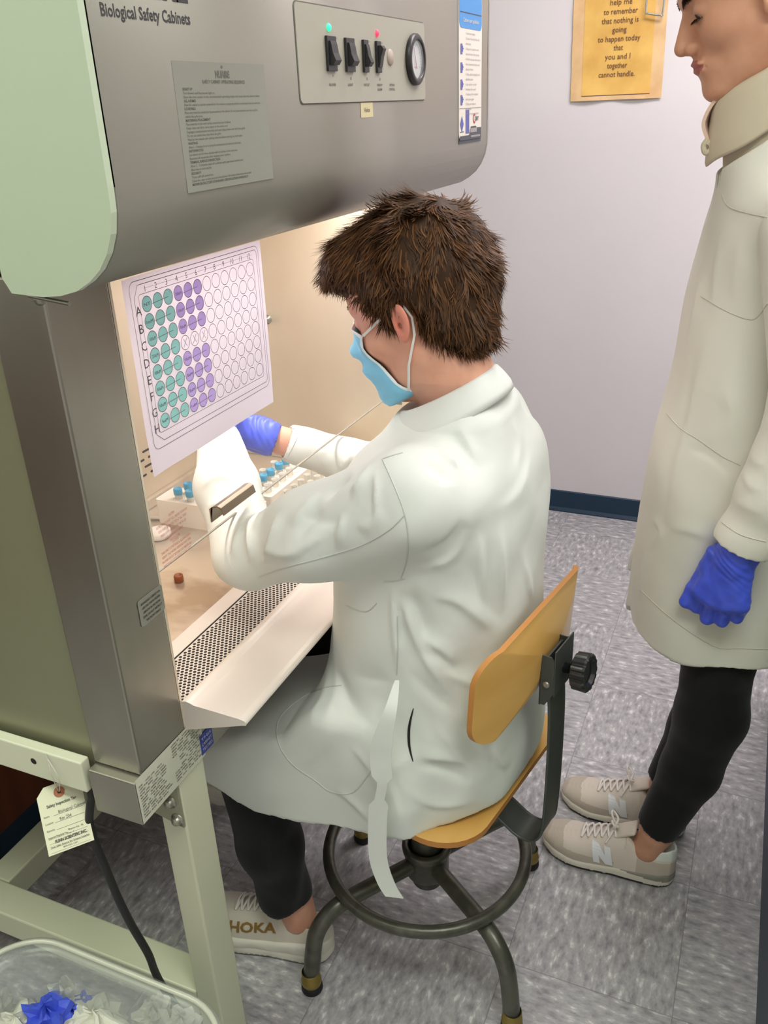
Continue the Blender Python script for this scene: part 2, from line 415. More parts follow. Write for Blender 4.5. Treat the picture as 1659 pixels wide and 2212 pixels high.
lines(ct, (-.6555, .800, .9815), (0, 1, 0), (0, 0, 1), ['CAUTION', 'THIS UNIT CONTAINS A SLIDING SASH', 'VERIFY THE WORK OPENING IS AT THE', 'PROPER HEIGHT BEFORE YOU BEGIN ALL', 'MUST FULLY OPEN FROM CLOSED SASH'], .0050, .0062, .064, 0)
ct.build('caution_lettering', red_ink, cab)['label'] = 'red caution lettering printed on the glass'
# interior fittings on the far chamber wall
vv = MB(); vv.lathe([(.010, 0), (.010, .004), (.005, .006), (.005, .018), (.011, .02), (.012, .028), (.006, .032), (0, .032)], (-.98, OY1, 1.07), (0, -1, 0), 16); vv.build('service_valve', zinc, cab)
gl = MB(); gl.box((-.712, OY1-.0015, .905), (-.672, OY1, .948)); gl.build('grey_label', mat('grey_sticker', (128, 124, 120), .5), cab)

# hood front lettering, labels, panel
Z0 = (0, 0, 1); Y0 = (0, 1, 0)
lt = MB()
put_text(lt, 'Biological Safety Cabinets', (XH+.002, .652, 1.5545), Y0, Z0, .0136, 0, width=.126, bold=.02)
put_text(lt, 'NUAIRE', (XH+.002, .652, 1.5735), Y0, Z0, .040, 0, width=.126, bold=.05)
lt.build('hood_lettering', dark_ink, cab)
lb = MB(); O_ = Vector((XH+.0022, .740, 1.410))
quad(lb, O_, Y0, Z0, 0, 0, .166, .114, 0, .0002)
put_text(lb, 'o', O_+Vector((0, .083, .109)), Y0, Z0, .005, 1, align='C', width=.004, bold=.03)
put_text(lb, 'NUAIRE', O_+Vector((0, .083, .1005)), Y0, Z0, .0088, 1, width=.026, align='C', bold=.04)
put_text(lb, 'SAFETY CABINET OPERATING SEQUENCE', O_+Vector((0, .085, .0955)), Y0, Z0, .0042, 1, width=.078, align='C', bold=.02)
wl = [('START UP', .016, 1), ('Turn blower and fluorescent light on.', .054, 0), ('Open the view screen to the recommended operating height and check that the alarm is silent.', .140, 0), ('ALARMS', .020, 1),
      ('Allow the cabinet to operate unattended for five minutes to purge any airborne contaminants from the work area.', .140, 0), ('LOADING', .018, 1), ('Place only materials needed for the procedure in the cabinet. Do not place materials over the air grilles.', .134, 0),
      ('within the grille area.', .029, 0), ('MATERIALS PLACEMENT', .042, 1), ('Place materials on the work surface toward the rear of cabinet', .078, 0), ('Keep clean and dirty items apart in the work area', .072, 0), ('Segregate contaminated materials and never place them over the front grille', .105, 0),
      ('Do not use sterile liners that block the grille', .058, 0), ('Wait for two minutes after placing materials before starting any work again', .098, 0), ('WAITING', .016, 1), ('Allow 2 - 3 minutes for air to purge all contaminants introduced to work area', .094, 0), ('SHUT DOWN CYCLE', .024, 1),
      ('Let cabinet run for three minutes with no activity in the work area', .086, 0), ('Remove all materials after wiping each surface', .072, 0), ('TERMINAL SURFACE DISINFECTION', .052, 1), ('After 2 - 3 minutes wipe all surfaces with approved disinfectant', .096, 0), ('Allow time to work and dry.', .036, 0), ('SECURITY', .017, 1), ('Turn off all switches.', .038, 0),
      ('Close the view screen and turn the blower off unless otherwise instructed', .110, 0), ('MONITOR FACTORY STANDARD CERTIFICATION ANNUALLY', .104, 1)]
for i, (s, wd, bd) in enumerate(wl):
    put_text(lb, s, O_+Vector((0, .009+.003*(1-i/26), .0895-.00335*i)), Y0, Z0, .0031, 1, width=wd, bold=.03 if bd else .0)
lb.build('instruction_label', [label_clear, grey_ink], cab)
ys = MB(); O_ = Vector((XH+.0022, 1.151, 1.4655)); quad(ys, O_, Y0, Z0, 0, 0, .040, .0185, 0); put_text(ys, 'Helex', O_+Vector((0, .020, .0065)), Y0, Z0, .008, 1, align='C', width=.020, bold=.02)
ys.build('name_sticker', [yellow_lab, grey_ink], cab)['label'] = 'small cream sticker'

# control panel
pn = MB(); PX = XH+.002
pn.prism(rrect(.983, 1.485, 1.392, 1.588, .006), lambda u, v, w_: (w_, u, v), PX, PX+.0016, 0)
pn.prism(rrect(.9815, 1.4835, 1.3935, 1.5895, .007), lambda u, v, w_: (w_, u, v), PX-.0002, PX+.0006, 1)
cp = pn.build('control_panel', [panelpaint, mat('panel_shadow_gap', (96, 92, 84), .6)], cab)
F = PX+.0017
for y, s in ((1.068, ('BLOWER',)), (1.120, ('LIGHT',)), (1.171, ('OUTLET',)), (1.214, ('WINDOW', 'ALARM')), (1.258, ('OPTION', 'CONTROL'))):
    lg = MB()
    for i, q in enumerate(s): put_text(lg, q, (F, y, 1.5035-.0055*i), Y0, Z0, .0042, 0, align='C', width=.0034*len(q)*.9, bold=.02)
    if y < 1.25:
        put_text(lg, '*' if y < 1.1 else 'o', (F, y+.002, 1.5105), Y0, Z0, .007, 0, align='C', width=.003, bold=.02)
        put_text(lg, 'ON', (F, y+.015-.004*(y > 1.15), 1.555), Y0, Z0, .0025, 0, width=.004); put_text(lg, 'OFF', (F, y+.015-.004*(y > 1.15), 1.524), Y0, Z0, .0025, 0, width=.004)
    lg.build('switch_lettering', grey_ink, cp)
def switch(y, wd, upper):
    s = MB(); z0, z1 = 1.5195, 1.5575
    s.box((F, y-wd/2, z0), (F+.0035, y+wd/2, z1)); o = s.build('rocker_switch', black_pl, cp, bevel=.0006)
    r = MB(); a, b = z0+.0065, z1-.0055; hi, lo_ = (.0030, .0080)
    if upper: hi, lo_ = .0080, .0030
    pr = [(0, a), (lo_*.55, a), (lo_, a+.005), ((hi+lo_)/2*.82, (a+b)/2), (hi, b-.004), (hi*.6, b), (0, b)]
    r.prism(pr, lambda u, v, w_: (F+.0035+u, w_, v), y-wd*.33, y+wd*.33, 0); r.build('rocker', black_pl, o, bevel=.0004)
switch(1.066, .025, False); switch(1.119, .025, False); switch(1.1675, .015, False); switch(1.210, .015, True)
for y, mm, z in ((1.0655, led_green, 1.5665), (1.2110, led_red, 1.5668)):
    s = MB(); s.lathe([(0, .003), (.003, .0025), (.0042, .001), (.0045, 0)], (F, y, z), (1, 0, 0), 16); s.build('indicator_light', mm, cp)
s = MB(); s.lathe([(0, .0025), (.0095, .002), (.0105, .0005), (.0105, 0)], (F, 1.2545, 1.5395), (1, 0, 0), 24); s.build('knockout_plug', mat('plug_beige', (172, 158, 146), .5), cp)
g = MB(); gc = (F, 1.3455, 1.5385)
g.lathe([(.0335, 0), (.0345, .002), (.0340, .006), (.0310, .0080), (.0265, .0080), (.0255, .006), (.0255, .003)], gc, (1, 0, 0), 40)
gg = g.build('pressure_gauge', black_pl, cp)
g = MB(); g.lathe([(.0258, .0028), (0, .0028)], gc, (1, 0, 0), 32, sm=False)
for k in range(21):
    a = R_(210-k*12); c, s_ = math.cos(a), math.sin(a); r0 = .0185 if k % 5 else .0165
    p = [(gc[0]+.0031, gc[1]+c*r_+t*s_*.0003, gc[2]+s_*r_-t*c*.0003) for r_, t in ((r0, -1), (.0215, -1), (.0215, 1), (r0, 1))]
    g.add(p, [(0, 1, 2, 3)], 1)
put_text(g, 'PRESSURE', (gc[0]+.0029, gc[1], gc[2]-.011), Y0, Z0, .0025, 1, align='C', width=.012)
g.build('dial', [mat('dial_white', (196, 198, 198), .5), grey_ink], gg)
g = MB(); g.ribbon([(gc[0]+.0042, gc[1]+.002, gc[2]-.012), (gc[0]+.0042, gc[1]-.009, gc[2]+.016)], [.0008, .0003], (0, 1, .3), .0002); g.build('needle', red_ink, gg)
g = MB(); g.lathe([(.0256, .0062), (.015, .0070), (0, .0072)], gc, (1, 0, 0), 32); g.build('lens', mat('gauge_lens', (225, 228, 230), .04, trans=.8), gg)

# tall sticker with blue header
st = MB(); O_ = Vector((XH+.0022, 1.556, 1.418)); W_, H_ = .128, .226
st.prism([(a, b) for a, b in rrect(0, 0, W_, H_, .012)], lambda u, v, w_: (O_[0]+w_, O_[1]+u, O_[2]+v), 0, .0009, 0)
O2 = O_+Vector((.0007, 0, 0))
st.prism([(a, b) for a, b in rrect(.002, .1735, W_-.002, H_-.001, .011)], lambda u, v, w_: (O2[0]+w_, O_[1]+u, O_[2]+v), .0003, .0006, 1)
quad(st, O2, Y0, Z0, .006, .196, W_-.004, .1975, 4, .0009)
put_text(st, 'Cabinet user guidelines', O2+Vector((0.0006, .022, .183)), Y0, Z0, .009, 0, width=.086)
rows = ['1. Load your cabinet', '2. Let air flow for five full', '    minutes', '3. Keep arms inside the work', '    area and move them slowly', '4. Work from clean items over to', '    the contaminated items and', '    discard them', '5. Wipe spills immediately with', '    disinfectant', '6. Let cabinet run after', '    finishing the work', '7. Remove all the materials', '    and wipe again', '8. Wash your hands and', '    forearms', '9. Remove the gown and gloves']
for i, s in enumerate(rows): put_text(st, s, O2+Vector((.0003, .036, .165-.0078*i)), Y0, Z0, .0052, 2, width=.0026*len(s))
quad(st, O2, Y0, Z0, .002, .0505, W_-.003, .0515, 2, .0006)
for z in (.140, .112, .086, .062):
    for k in range(3):
        quad(st, O2, Y0, Z0, .008+.004*k, z+.004*k-.006, .018+.003*k, z+.010-.003*k, 3, .0006+.0001*k)
st.add([O2+Vector((.0006, .015+a, .026+b)) for a, b in ((0, -.013), (.010, 0), (0, .013), (-.010, 0))], [(0, 1, 2, 3)], 3)
quad(st, O2, Y0, Z0, .036, .010, .056, .048, 3, .0006)
put_text(st, 'C', O2+Vector((.0004, .078, .026)), Y0, Z0, .022, 5, width=.013, bold=.03); put_text(st, 'CERT', O2+Vector((.0006, .088, .030)), Y0, Z0, .009, 4, width=.022, bold=.03)
st.add([O2+Vector((.0007, a, b)) for a, b in ((.056, 0), (.056, .008), (.066, .021), (.095, .021), (.100, .018), (.126, .018), (.126, 0))], [tuple(range(7))[::-1]], 4)
quad(st, O2, Y0, Z0, .062, .011, .100, .018, 2, .0009); quad(st, O2, Y0, Z0, .066, .003, .120, .006, 2, .0009); quad(st, O2, Y0, Z0, .004, .000, .056, .007, 4, .0009)
quad(st, O_, Y0, Z0, .002, -.006, .128, .0015, 4, .0002); quad(st, O2, Y0, Z0, .004, .013, .026, .0142, 4, .0006)
st.build('guideline_sticker', [sticker_white, sticker_blue, mat('sticker_grey_ink', (150, 144, 142), .6), blue_ink, mat('sticker_dark', (72, 74, 84), .6), red_ink], cab)['label'] = 'tall white sticker with a bright blue header'

# small caution label on column and the data label below
cl2 = MB(); XCf = XC+.0004
cl2.prism(rrect(.704, .908, .752, .945, .004), lambda u, v, w_: (XCf+w_, u, v), 0, .0006, 0)
lines(cl2, (XCf+.0007, .728, .937), Y0, Z0, ['BIOHAZARD CABINET FOR', 'USE ONLY WITH PROPER', 'AIRFLOW IN THE WORK', 'ZONE. DO NOT OBSTRUCT', 'THE FRONT GRILLE'], .0042, .0062, .038, 1, bold=.02)
cl2.build('column_label', [mat('grey_label', (124, 124, 112), .45), dark_ink], cab)
dl = MB(); XD = XC+.0004
quad(dl, (XD, .641, .644), Y0, Z0, 0, 0, .143, .073, 0, .0003)
rnd = random.Random(3)
words = ['MODEL', 'SERIES', 'VOLTS', 'AMPS', 'CLASS', 'TYPE', 'HZ', 'FUSE', 'MOTOR', 'FILTER', 'SERIAL', 'SUPPLY', 'LISTED', 'CABINET', 'MAX', 'LOAD']
for c_, (ya, yb) in enumerate(((.645, .708), (.716, .780))):
    for i in range(14):
        y = ya; z = .711-.0046*i
        if c_ == 0 and i < 2: continue
        while y < yb-.006:
            s = rnd.choice(words); wd = len(s)*.0019
            if y+wd > yb: break
            if not (5 <= i <= 9 and ((c_ == 0 and y > .695) or (c_ == 1 and y < .728))): put_text(dl, s, (XD+.0004, y, z), Y0, Z0, .0032, 1, width=wd, bold=.02)
            y += wd+rnd.choice((.002, .002, .006))
dl.build('data_label', [label_white, grey_ink], cab)
# lower rail edge of the side panel, with a hole
rl = MB(); rl.box((-1.32, .638, .672), (-.733, .6535, .722)); rl.lathe([(.005, 0), (0, 0)], (-.818, .6378, .700), (0, -1, 0), 14, 1)
rl.build('bottom_rail', [mat('rail_enamel', (214, 216, 192), .4), hole], cab, bevel=.002)

# ================================================================ STAND
sdn = thing('cabinet_stand', (-.9, 1.18, 0), 'pale painted steel stand of square tubes carrying the safety cabinet', 'stand')
LG = (-.655, -1.280); LYs = (.725, 1.585); TW = .060
for X in LG:
    for Y in LYs:
        w2 = .043 if X > -.8 else .043
        l = MB(); l.box((X-w2, Y, .012), (X, Y+TW, .640)); lo_ = l.build('leg', standpaint, sdn, bevel=.003)
        f = MB(); f.lathe([(.018, 0), (.018, .006), (.008, .008), (.008, .014)], (X-.0215, Y+.03, 0), (0, 0, 1), 16); f.build('levelling_foot', rubber, lo_)
for Y in LYs:
    r = MB(); r.box((-1.322, Y+.001, .122), (-.699, Y+TW-.001, .180)); r.build('side_rail', standpaint, sdn, bevel=.003)
r = MB(); r.box((-1.220, LYs[0]+TW, .122), (-1.162, LYs[1], .1795)); r.build('rear_rail', standpaint, sdn, bevel=.003)
for Y in LYs:
    r = MB(); r.box((-1.322, Y+.001, .588), (-.699, Y+TW-.001, .640)); r.build('top_rail', standpaint, sdn, bevel=.003)
for s_, Y in ((1, LYs[0]), (-1, LYs[1]+TW)):
    g = MB(); Yp = Y if s_ > 0 else Y
    g.prism([(.0, .640), (.0, .560), (-.0, .560), (-.060, .575), (-.075, .640)], lambda u, v, w_: (XC-.006+u, w_, v), Y-s_*.0045, Y-s_*.0005, 0)
    gu = g.build('gusset_plate', mat('gusset_paint', (150, 152, 128), .45, .2), sdn, bevel=.0008)
    for (x, z) in ((-.672, .604), (-.664, .574)):
        b = MB(); b.lathe([(.0105, 0), (.0105, .002), (.007, .002), (.0075, .006), (.005, .009), (0, .010)], (x, Y-s_*.0045, z), (0, -s_, 0), 16); b.build('bolt', zinc, gu)

# ================================================================ PLATE MAP SHEET taped to the sash
pm = MB(); X0 = -.6535; ya, yb, za, zb = .772, 1.0745, 1.0825, 1.3165
NX, NZ = 24, 12
def px(u, v): return X0+.0016*math.sin(u*5.1+v*2)*.5+.0035*max(0, .25-v)*math.cos(u*3)*2+.0030*max(0, .10-u)*8
vs = []
for j in range(NZ+1):
    for i in range(NX+1):
        u, v = i/NX, j/NZ; vs.append((px(u, v), ya+(yb-ya)*u, za+(zb-za)*v))
fs = [(j*(NX+1)+i, j*(NX+1)+i+1, (j+1)*(NX+1)+i+1, (j+1)*(NX+1)+i) for j in range(NZ) for i in range(NX)]
pm.add(vs, fs, 0, True)
def P_(y, z, lift=.0006): 
    u = (y-ya)/(yb-ya); v = (z-za)/(zb-za); return (px(u, v)+lift, y, z)
def stroke(mb, pts, wd, mi, closed=False, lift=.0007):
    n = len(pts)
    for i in range(n if closed else n-1):
        a = Vector((0, *pts[i])); b = Vector((0, *pts[(i+1) % n])); d = (b-a).normalized(); nn = Vector((0, -d.z, d.y))*wd/2
        q = [a-nn-d*wd*.3, b-nn+d*wd*.3, b+nn+d*wd*.3, a+nn-d*wd*.3]
        mb.add([P_(p.y, p.z, lift) for p in q], [(0, 1, 2, 3)], mi)
stroke(pm, rrect(.783, 1.112, 1.066, 1.3115, .010), .0007, 1, True)
inner = [(.790, 1.292), (.800, 1.3065), (1.058, 1.3065), (1.061, 1.303), (1.061, 1.123), (1.057, 1.119), (.805, 1.119), (.792, 1.130)]
stroke(pm, inner, .0007, 1, True)
stroke(pm, rrect(.799, 1.1295, 1.052, 1.2955, .004), .0006, 1, True)
stroke(pm, [(.812, 1.3010), (1.050, 1.3010)], .0003, 1)
for c_ in range(12):
    y = .8125+.0208*c_; put_text(pm, str(c_+1), (P_(y, 1.293, .0006)[0], y, 1.2972), Y0, Z0, .0098, 1, align='C')
for r_ in range(8):
    z = 1.2835-.0202*r_; put_text(pm, 'ABCDEFGH'[r_], (P_(.795, z, .0006)[0], .7945, z-.0105), Y0, Z0, .0155, 1, align='C')
hand = ['NT', '1mM', '500uM', '250uM', '100uM', '50uM', '10uM', '5uM']; hand2 = ['200uM', '100uM', '50uM', None, '10uM', '5uM', '2uM', '1uM']
for r_ in range(8):
    for c_ in range(12):
        y = .8125+.0208*c_; z = 1.2830-.0202*r_; n = 22
        ring = [(y+.0090*math.cos(2*math.pi*k/n), z+.0090*math.sin(2*math.pi*k/n)) for k in range(n)]
        if c_ < 3 or (c_ < 6 and r_ != 3):
            pm.add([P_(a, b, .0004) for a, b in ring], [tuple(range(n))], 2 if c_ < 3 else 3)
        stroke(pm, ring, .0007, 1, True)
        if c_ == 0: put_text(pm, hand[r_], (P_(y, z, .0005)[0], y-.006, z-.002), Y0, Z0, .0055, 4, width=.012)
        if c_ == 3 and hand2[r_]: put_text(pm, hand2[r_], (P_(y, z, .0005)[0], y-.006, z-.002), Y0, Z0, .0050, 4, width=.012)
        if r_ == 3 and 3 <= c_ < 6:
            stroke(pm, [(y-.004, z-.005), (y+.004, z+.005)], .0006, 4); stroke(pm, [(y-.003, z+.005), (y+.003, z-.005)], .0006, 4)
    for c0 in (0, 3):
        if c0 == 3 and r_ == 3: continue
        y = .8125+.0208*c0; z = 1.2830-.0202*r_
        stroke(pm, [(y+.0095, z-.0015), (y+.0208*2, z+.0002)], .0005, 4, lift=.0009)
def paper_mat(name, rgb, tl=.35):
    m = bpy.data.materials.new(name); m.use_nodes = True; nt = m.node_tree; b = nt.nodes['Principled BSDF']
    b.inputs['Base Color'].default_value = (*lin(rgb), 1); b.inputs['Roughness'].default_value = .7
    t = nt.nodes.new('ShaderNodeBsdfTranslucent'); t.inputs[0].default_value = (*lin(rgb), 1); mx = nt.nodes.new('ShaderNodeMixShader'); mx.inputs[0].default_value = tl
    nt.links.new(b.outputs[0], mx.inputs[1]); nt.links.new(t.outputs[0], mx.inputs[2]); nt.links.new(mx.outputs[0], nt.nodes['Material Output'].inputs[0])
    return m
sheet = pm.build('plate_map_sheet', [paper_mat('white_paper', (214, 208, 220)), mat('print_ink', (88, 84, 90), .6), paper_mat('teal_pencil', (164, 222, 215)), paper_mat('purple_pencil', (206, 184, 240)), mat('pen_ink', (70, 74, 92), .6)])
rebase(sheet, (X0, .92, 1.0825)); tag(sheet, 'white paper sheet with a grid of teal and purple circles taped inside the cabinet opening', 'paper sheet')

# ================================================================ POSTER on the far wall
po = MB(); N1, N2 = 16, 30; y_ = YF-.004
def pw(u, v): return y_-.002-.006*max(0, .12-v)*8*math.sin(u*6+.5)**2-.0015*math.sin(v*23+u*2)*.6-.0012*math.sin(u*9+v*4)
pu0, pu1, pv0, pv1 = -.668, -.384, 1.466, 1.86
vs = [(pu0+(pu1-pu0)*i/N1+.006*(1-j/N2), pw(i/N1, j/N2), pv0+(pv1-pv0)*j/N2) for j in range(N2+1) for i in range(N1+1)]
po.add(vs, [(j*(N1+1)+i, j*(N1+1)+i+1, (j+1)*(N1+1)+i+1, (j+1)*(N1+1)+i) for j in range(N2) for i in range(N1)], 0, True)
i0, i1, j0 = 2, 14, 1
ins = [(v[0], v[1]-.0008, v[2]) for v in vs]
po.add(ins, [(j*(N1+1)+i, j*(N1+1)+i+1, (j+1)*(N1+1)+i+1, (j+1)*(N1+1)+i) for j in range(j0, N2) for i in range(i0, i1)], 1, True)
po.add([(vs[j0*(N1+1)+i][0], vs[j0*(N1+1)+i][1]-.0012, vs[j0*(N1+1)+i][2]+dz) for i in range(i0, i1+1) for dz in (0, .0016)], [(2*k, 2*k+2, 2*k+3, 2*k+1) for k in range(i1-i0)], 3)
txt = ['Lord,', 'help me', 'to remember', 'that nothing is', 'going', 'to happen today', 'that', 'you and I', 'together', 'cannot handle.']
cxp = -.520
for i, s in enumerate(txt[1:]):
    wd = {'help me': .066, 'to remember': .103, 'that nothing is': .112, 'going': .044, 'to happen today': .130, 'that': .029, 'you and I': .078, 'together': .062, 'cannot handle.': .112}[s]
    v, f = text_geo(s, .004, 0); xs = [p[0] for p in v]; sx = wd/(max(xs)-min(xs)); z0 = 1.7295-.0247*i
    po.add([(cxp+(p[0]-(min(xs)+max(xs))/2)*sx, min(pw(u_, (z0+p[1]*.022-pv0)/(pv1-pv0)) for u_ in (((cxp+(p[0]-(min(xs)+max(xs))/2)*sx)-pu0)/(pu1-pu0)-.03, ((cxp+(p[0]-(min(xs)+max(xs))/2)*sx)-pu0)/(pu1-pu0)+.03))-.0024, z0+p[1]*.022) for p in v], [q[::-1] for q in f], 2)
pos = po.build('paper_poster', [mat('parchment_border', (238, 200, 150), .7, noise=((222, 178, 128), 14, 5, S1, .4, .7)), mat('parchment_inner', (238, 192, 104), .65, noise=((220, 168, 84), 12, 6, S1, .4, .7)), brown_ink, mat('poster_rule', (96, 60, 90), .6)])
rebase(pos, (cxp, YF-.004, pv0)); tag(pos, 'aged golden paper poster with brown lettering on the far wall', 'poster')
cp_ = MB(); z1 = 1.80
cp_.tube(catmull([(-.4435, YF-.022, z1), (-.4425, YF-.022, 1.705), (-.438, YF-.022, 1.699), (-.400, YF-.022, 1.692), (-.393, YF-.022, 1.699), (-.390, YF-.022, z1)], 6), .0028, 8)
clp = cp_.build('wire_clip', mat('clip_steel', (190, 190, 188), .25, .8)); rebase(clp, (-.417, YF-.022, 1.692)); tag(clp, 'silver wire clip handle hanging over the upper right of the golden poster', 'clip')
# ================================================================ STOOL
SCX, SCY = -.446, 1.126
stool = thing('lab_stool', (SCX, SCY, 0), 'metal lab stool with round foot ring and curved varnished plywood seat and backrest', 'stool')
a0 = math.atan2(-.214, -.152)
for k in range(4):
    a = a0+k*math.pi/2; d = Vector((math.cos(a), math.sin(a), 0)); c = Vector((SCX, SCY, 0))
    pts = [(0.03, .178), (.10, .178), (.17, .177), (.200, .172), (.225, .156), (.242, .132), (.250, .10), (.256, .06), (.260, .036)]
    l = MB(); l.tube([c+d*r+Vector((0, 0, z)) for r, z in catmull([(r, z, 0) for r, z in pts], 4) for r, z in [(r, z)]] if False else [c+d*p.x+Vector((0, 0, p.y)) for p in catmull([(r, z, 0) for r, z in pts], 4)], .0155, 16)
    lo_ = l.build('leg', stoolm, stool)
    f = MB(); fo = c+d*.2605
    f.lathe([(.0158, .048), (.0172, .046), (.0168, .030), (.0185, .028), (.0185, .019), (.0175, .017)], fo, (0, 0, 1), 20); f.build('ferrule', brass, lo_)
    f = MB(); f.lathe([(.0165, .018), (.0190, .016), (.0200, .004), (.018, 0), (0, 0)], fo, (0, 0, 1), 20); f.build('rubber_tip', rubber, lo_)
h = MB(); h.lathe([(0, .118), (.026, .118), (.029, .122), (.029, .140), (.040, .146), (.042, .152), (.042, .196), (.046, .200), (.047, .210), (.044, .214), (.036, .216), (.036, .20)], (SCX, SCY, 0), (0, 0, 1), 32); h.build('hub', stoolm, stool)
h = MB(); h.lathe([(.0285, .20), (.0285, .425)], (SCX, SCY, 0), (0, 0, 1), 28); h.lathe([(.018, .13), (.018, .20)], (SCX, SCY, 0)); h.build('column', stoolm, stool)
h = MB(); h.tube([(SCX+.186*math.cos(R_(a)), SCY+.186*math.sin(R_(a)), .2035) for a in range(0, 360, 6)], .0115, 12, closed=True); h.build('foot_ring', stoolm, stool)
# seat frame axes: u points backwards, t towards the far wall
SU = Vector((.982, -.190, 0)); ST = Vector((.190, .982, 0)); SO = Vector((SCX-.005, SCY-.012, 0))
def sf(u, t, z): return SO+SU*u+ST*t+Vector((0, 0, z))
def seat_z(u, t): return .452+.010*(abs(t)/.19)**2+.006*(u/.19)**2-(.018*max(0, -u-.13)/.06)
vs = []; fs = []; n = 14
out = rrect(-.195, -.190, .195, .190, .075, 8)
def shell(mb, outline, fn, th, rings=8, mt=0, me=1):
    m = len(outline); cx = sum(p[0] for p in outline)/m; cy = sum(p[1] for p in outline)/m
    top = [fn(cx, cy, th/2)]; bot = [fn(cx, cy, -th/2)]
    for k in range(1, rings+1):
        for p in outline:
            q = (cx+(p[0]-cx)*k/rings, cy+(p[1]-cy)*k/rings); top.append(fn(q[0], q[1], th/2)); bot.append(fn(q[0], q[1], -th/2))
    f = [(0, 1+i, 1+(i+1) % m) for i in range(m)]
    for k in range(rings-1):
        for i in range(m): f.append((1+k*m+i, 1+(k+1)*m+i, 1+(k+1)*m+(i+1) % m, 1+k*m+(i+1) % m))
    mb.add(top, f, mt, True); mb.add(bot, [q[::-1] for q in f], mt, True)
    o = 1+(rings-1)*m; rim = [top[o+i] for i in range(m)]+[bot[o+i] for i in range(m)]
    mb.add(rim, [(i, m+i, m+(i+1) % m, (i+1) % m) for i in range(m)], me, True)
s = MB(); shell(s, out, lambda u, t, d: sf(u, t, seat_z(u, t)+d), .011)
s.build('seat', [ply, ply_edge], stool)
s = MB(); s.box((SCX-.09, SCY-.05, .425), (SCX+.09, SCY+.05, .437)); s.build('seat_bracket', strapm, stool, bevel=.002)
# backrest: curved plywood panel, coordinates t across and z up
BC = .227
def br(t, z, d):
    bulge = -.036*(t/.17)**2+.006; lean = (z-.72)*.06
    return sf(BC+bulge+lean+d, t, z)
s = MB(); shell(s, [(t, z) for t, z in rrect(-.172, .652, .178, .808, .045, 8)], br, .0082)
s.build('backrest', [ply, ply_edge], stool)
# steel strap from under the seat up the back
sp_ = [(.06, .440), (.12, .425), (.17, .398), (.205, .378), (.232, .380), (.246, .400), (.250, .430), (.252, .50), (.252, .60), (.250, .66), (.245, .70), (.243, .725), (.2425, .745)]
s = MB(); path = [sf(p.x, 0, p.y) for p in catmull([(a, b, 0) for a, b in sp_], 4)]
s.ribbon(path, .0265, tuple(ST), .0016)
for sg_ in (-1, 1):      # turned edges of the channel
    e = []
    for i in range(len(path)):
        t_ = (path[min(i+1, len(path)-1)]-path[max(i-1, 0)]).normalized(); nn = t_.cross(ST).normalized(); e.append((path[i]+ST*.0265*sg_, nn))
    s.tube([p for p, _ in e], .0026, 8)
s.build('support_strap', strapm, stool)
s = MB(); g1 = .0225
base = lambda u, t, z: sf(u, t, z)
s.prism([(.6620, -.032), (.751, -.032), (.751, .032), (.662, .032)], lambda z, t, w_: base(.2350+w_, t, z), 0, .002, 0)
for t0 in (-.032, .030):
    pr = [(.235, .664), (.235, .751), (.252, .751), (.258, .744), (.258, .690), (.252, .678), (.244, .664)]
    s.prism(pr, lambda u, z, w_: base(u, t0+w_, z), 0, .002, 0)
s.prism([(.684, -.032), (.762, -.032), (.762, .032), (.684, .032)], lambda z, t, w_: base(.257+w_, t, z), 0, .002, 0)
s.build('bracket', strapm, stool, bevel=.0008)
s = MB(); s.lathe([(.0055, 0), (.0055, .002), (.002, .003), (0, .0015)], sf(.246, -.032, .702), tuple(-ST), 14); s.build('rivet', zinc, stool)
s = MB(); ax = (SU*1.0+Vector((0, 0, .10))).normalized(); ko = sf(.259, 0, .718)
s.lathe([(.008, 0), (.008, .012), (.014, .014), (.014, .020)], ko, tuple(ax), 16)
n = 72; u_ = ax.orthogonal().normalized(); w_ = ax.cross(u_); vs = []
for hgt, rr in ((.018, .024), (.020, .0285), (.038, .0295), (.041, .027), (.041, .020), (.036, .016), (.036, .0)):
    for k in range(n):
        a = 2*math.pi*k/n; r2 = rr-(.0022*(1 if math.sin(a*14) > .2 else 0) if rr > .026 else 0)
        vs.append(ko+ax*hgt+(u_*math.cos(a)+w_*math.sin(a))*r2)
s.add(vs, [(i*n+k, i*n+(k+1) % n, (i+1)*n+(k+1) % n, (i+1)*n+k) for i in range(6) for k in range(n)], 0, False)
s.build('adjusting_knob', mat('knob_gloss', (24, 24, 26), .22, spec=.7), stool)

# ================================================================ LAB BENCH at the right, its navy kick seen at the frame edge
bn = thing('lab_bench', (.6, 1.3, 0), 'lab bench along the right side with a navy blue toe kick', 'bench')
b = MB(); b.box((.168, .25, .16), (1.08, 2.1, .86)); b.build('cabinet_body', sage, bn, bevel=.003)
b = MB(); b.box((.160, .25, 0), (1.08, 2.1, .165)); b.build('toe_kick', navy, bn)
b = MB(); b.box((.165, .23, .86), (1.085, 2.12, .895)); b.build('worktop', black_pl, bn, bevel=.004)
wb = thing('wooden_bench', (-2.3, -.7, 0), 'wooden base cabinets with black worktop along the left wall behind the camera', 'bench')
b = MB(); b.box((-2.55, -1.5, .1), (-2.0, .1, .88)); b.build('cabinet_body', mat('brown_wood', (124, 72, 34), .4, noise=((96, 54, 26), 18, 5, (1, 1, .12), .35, .7)), wb)
b = MB(); b.box((-2.55, -1.5, 0), (-2.05, .1, .1)); b.build('toe_kick', navy, wb)
b = MB(); b.box((-2.58, -1.53, .88), (-1.97, .13, .915)); b.build('worktop', black_pl, wb, bevel=.004)
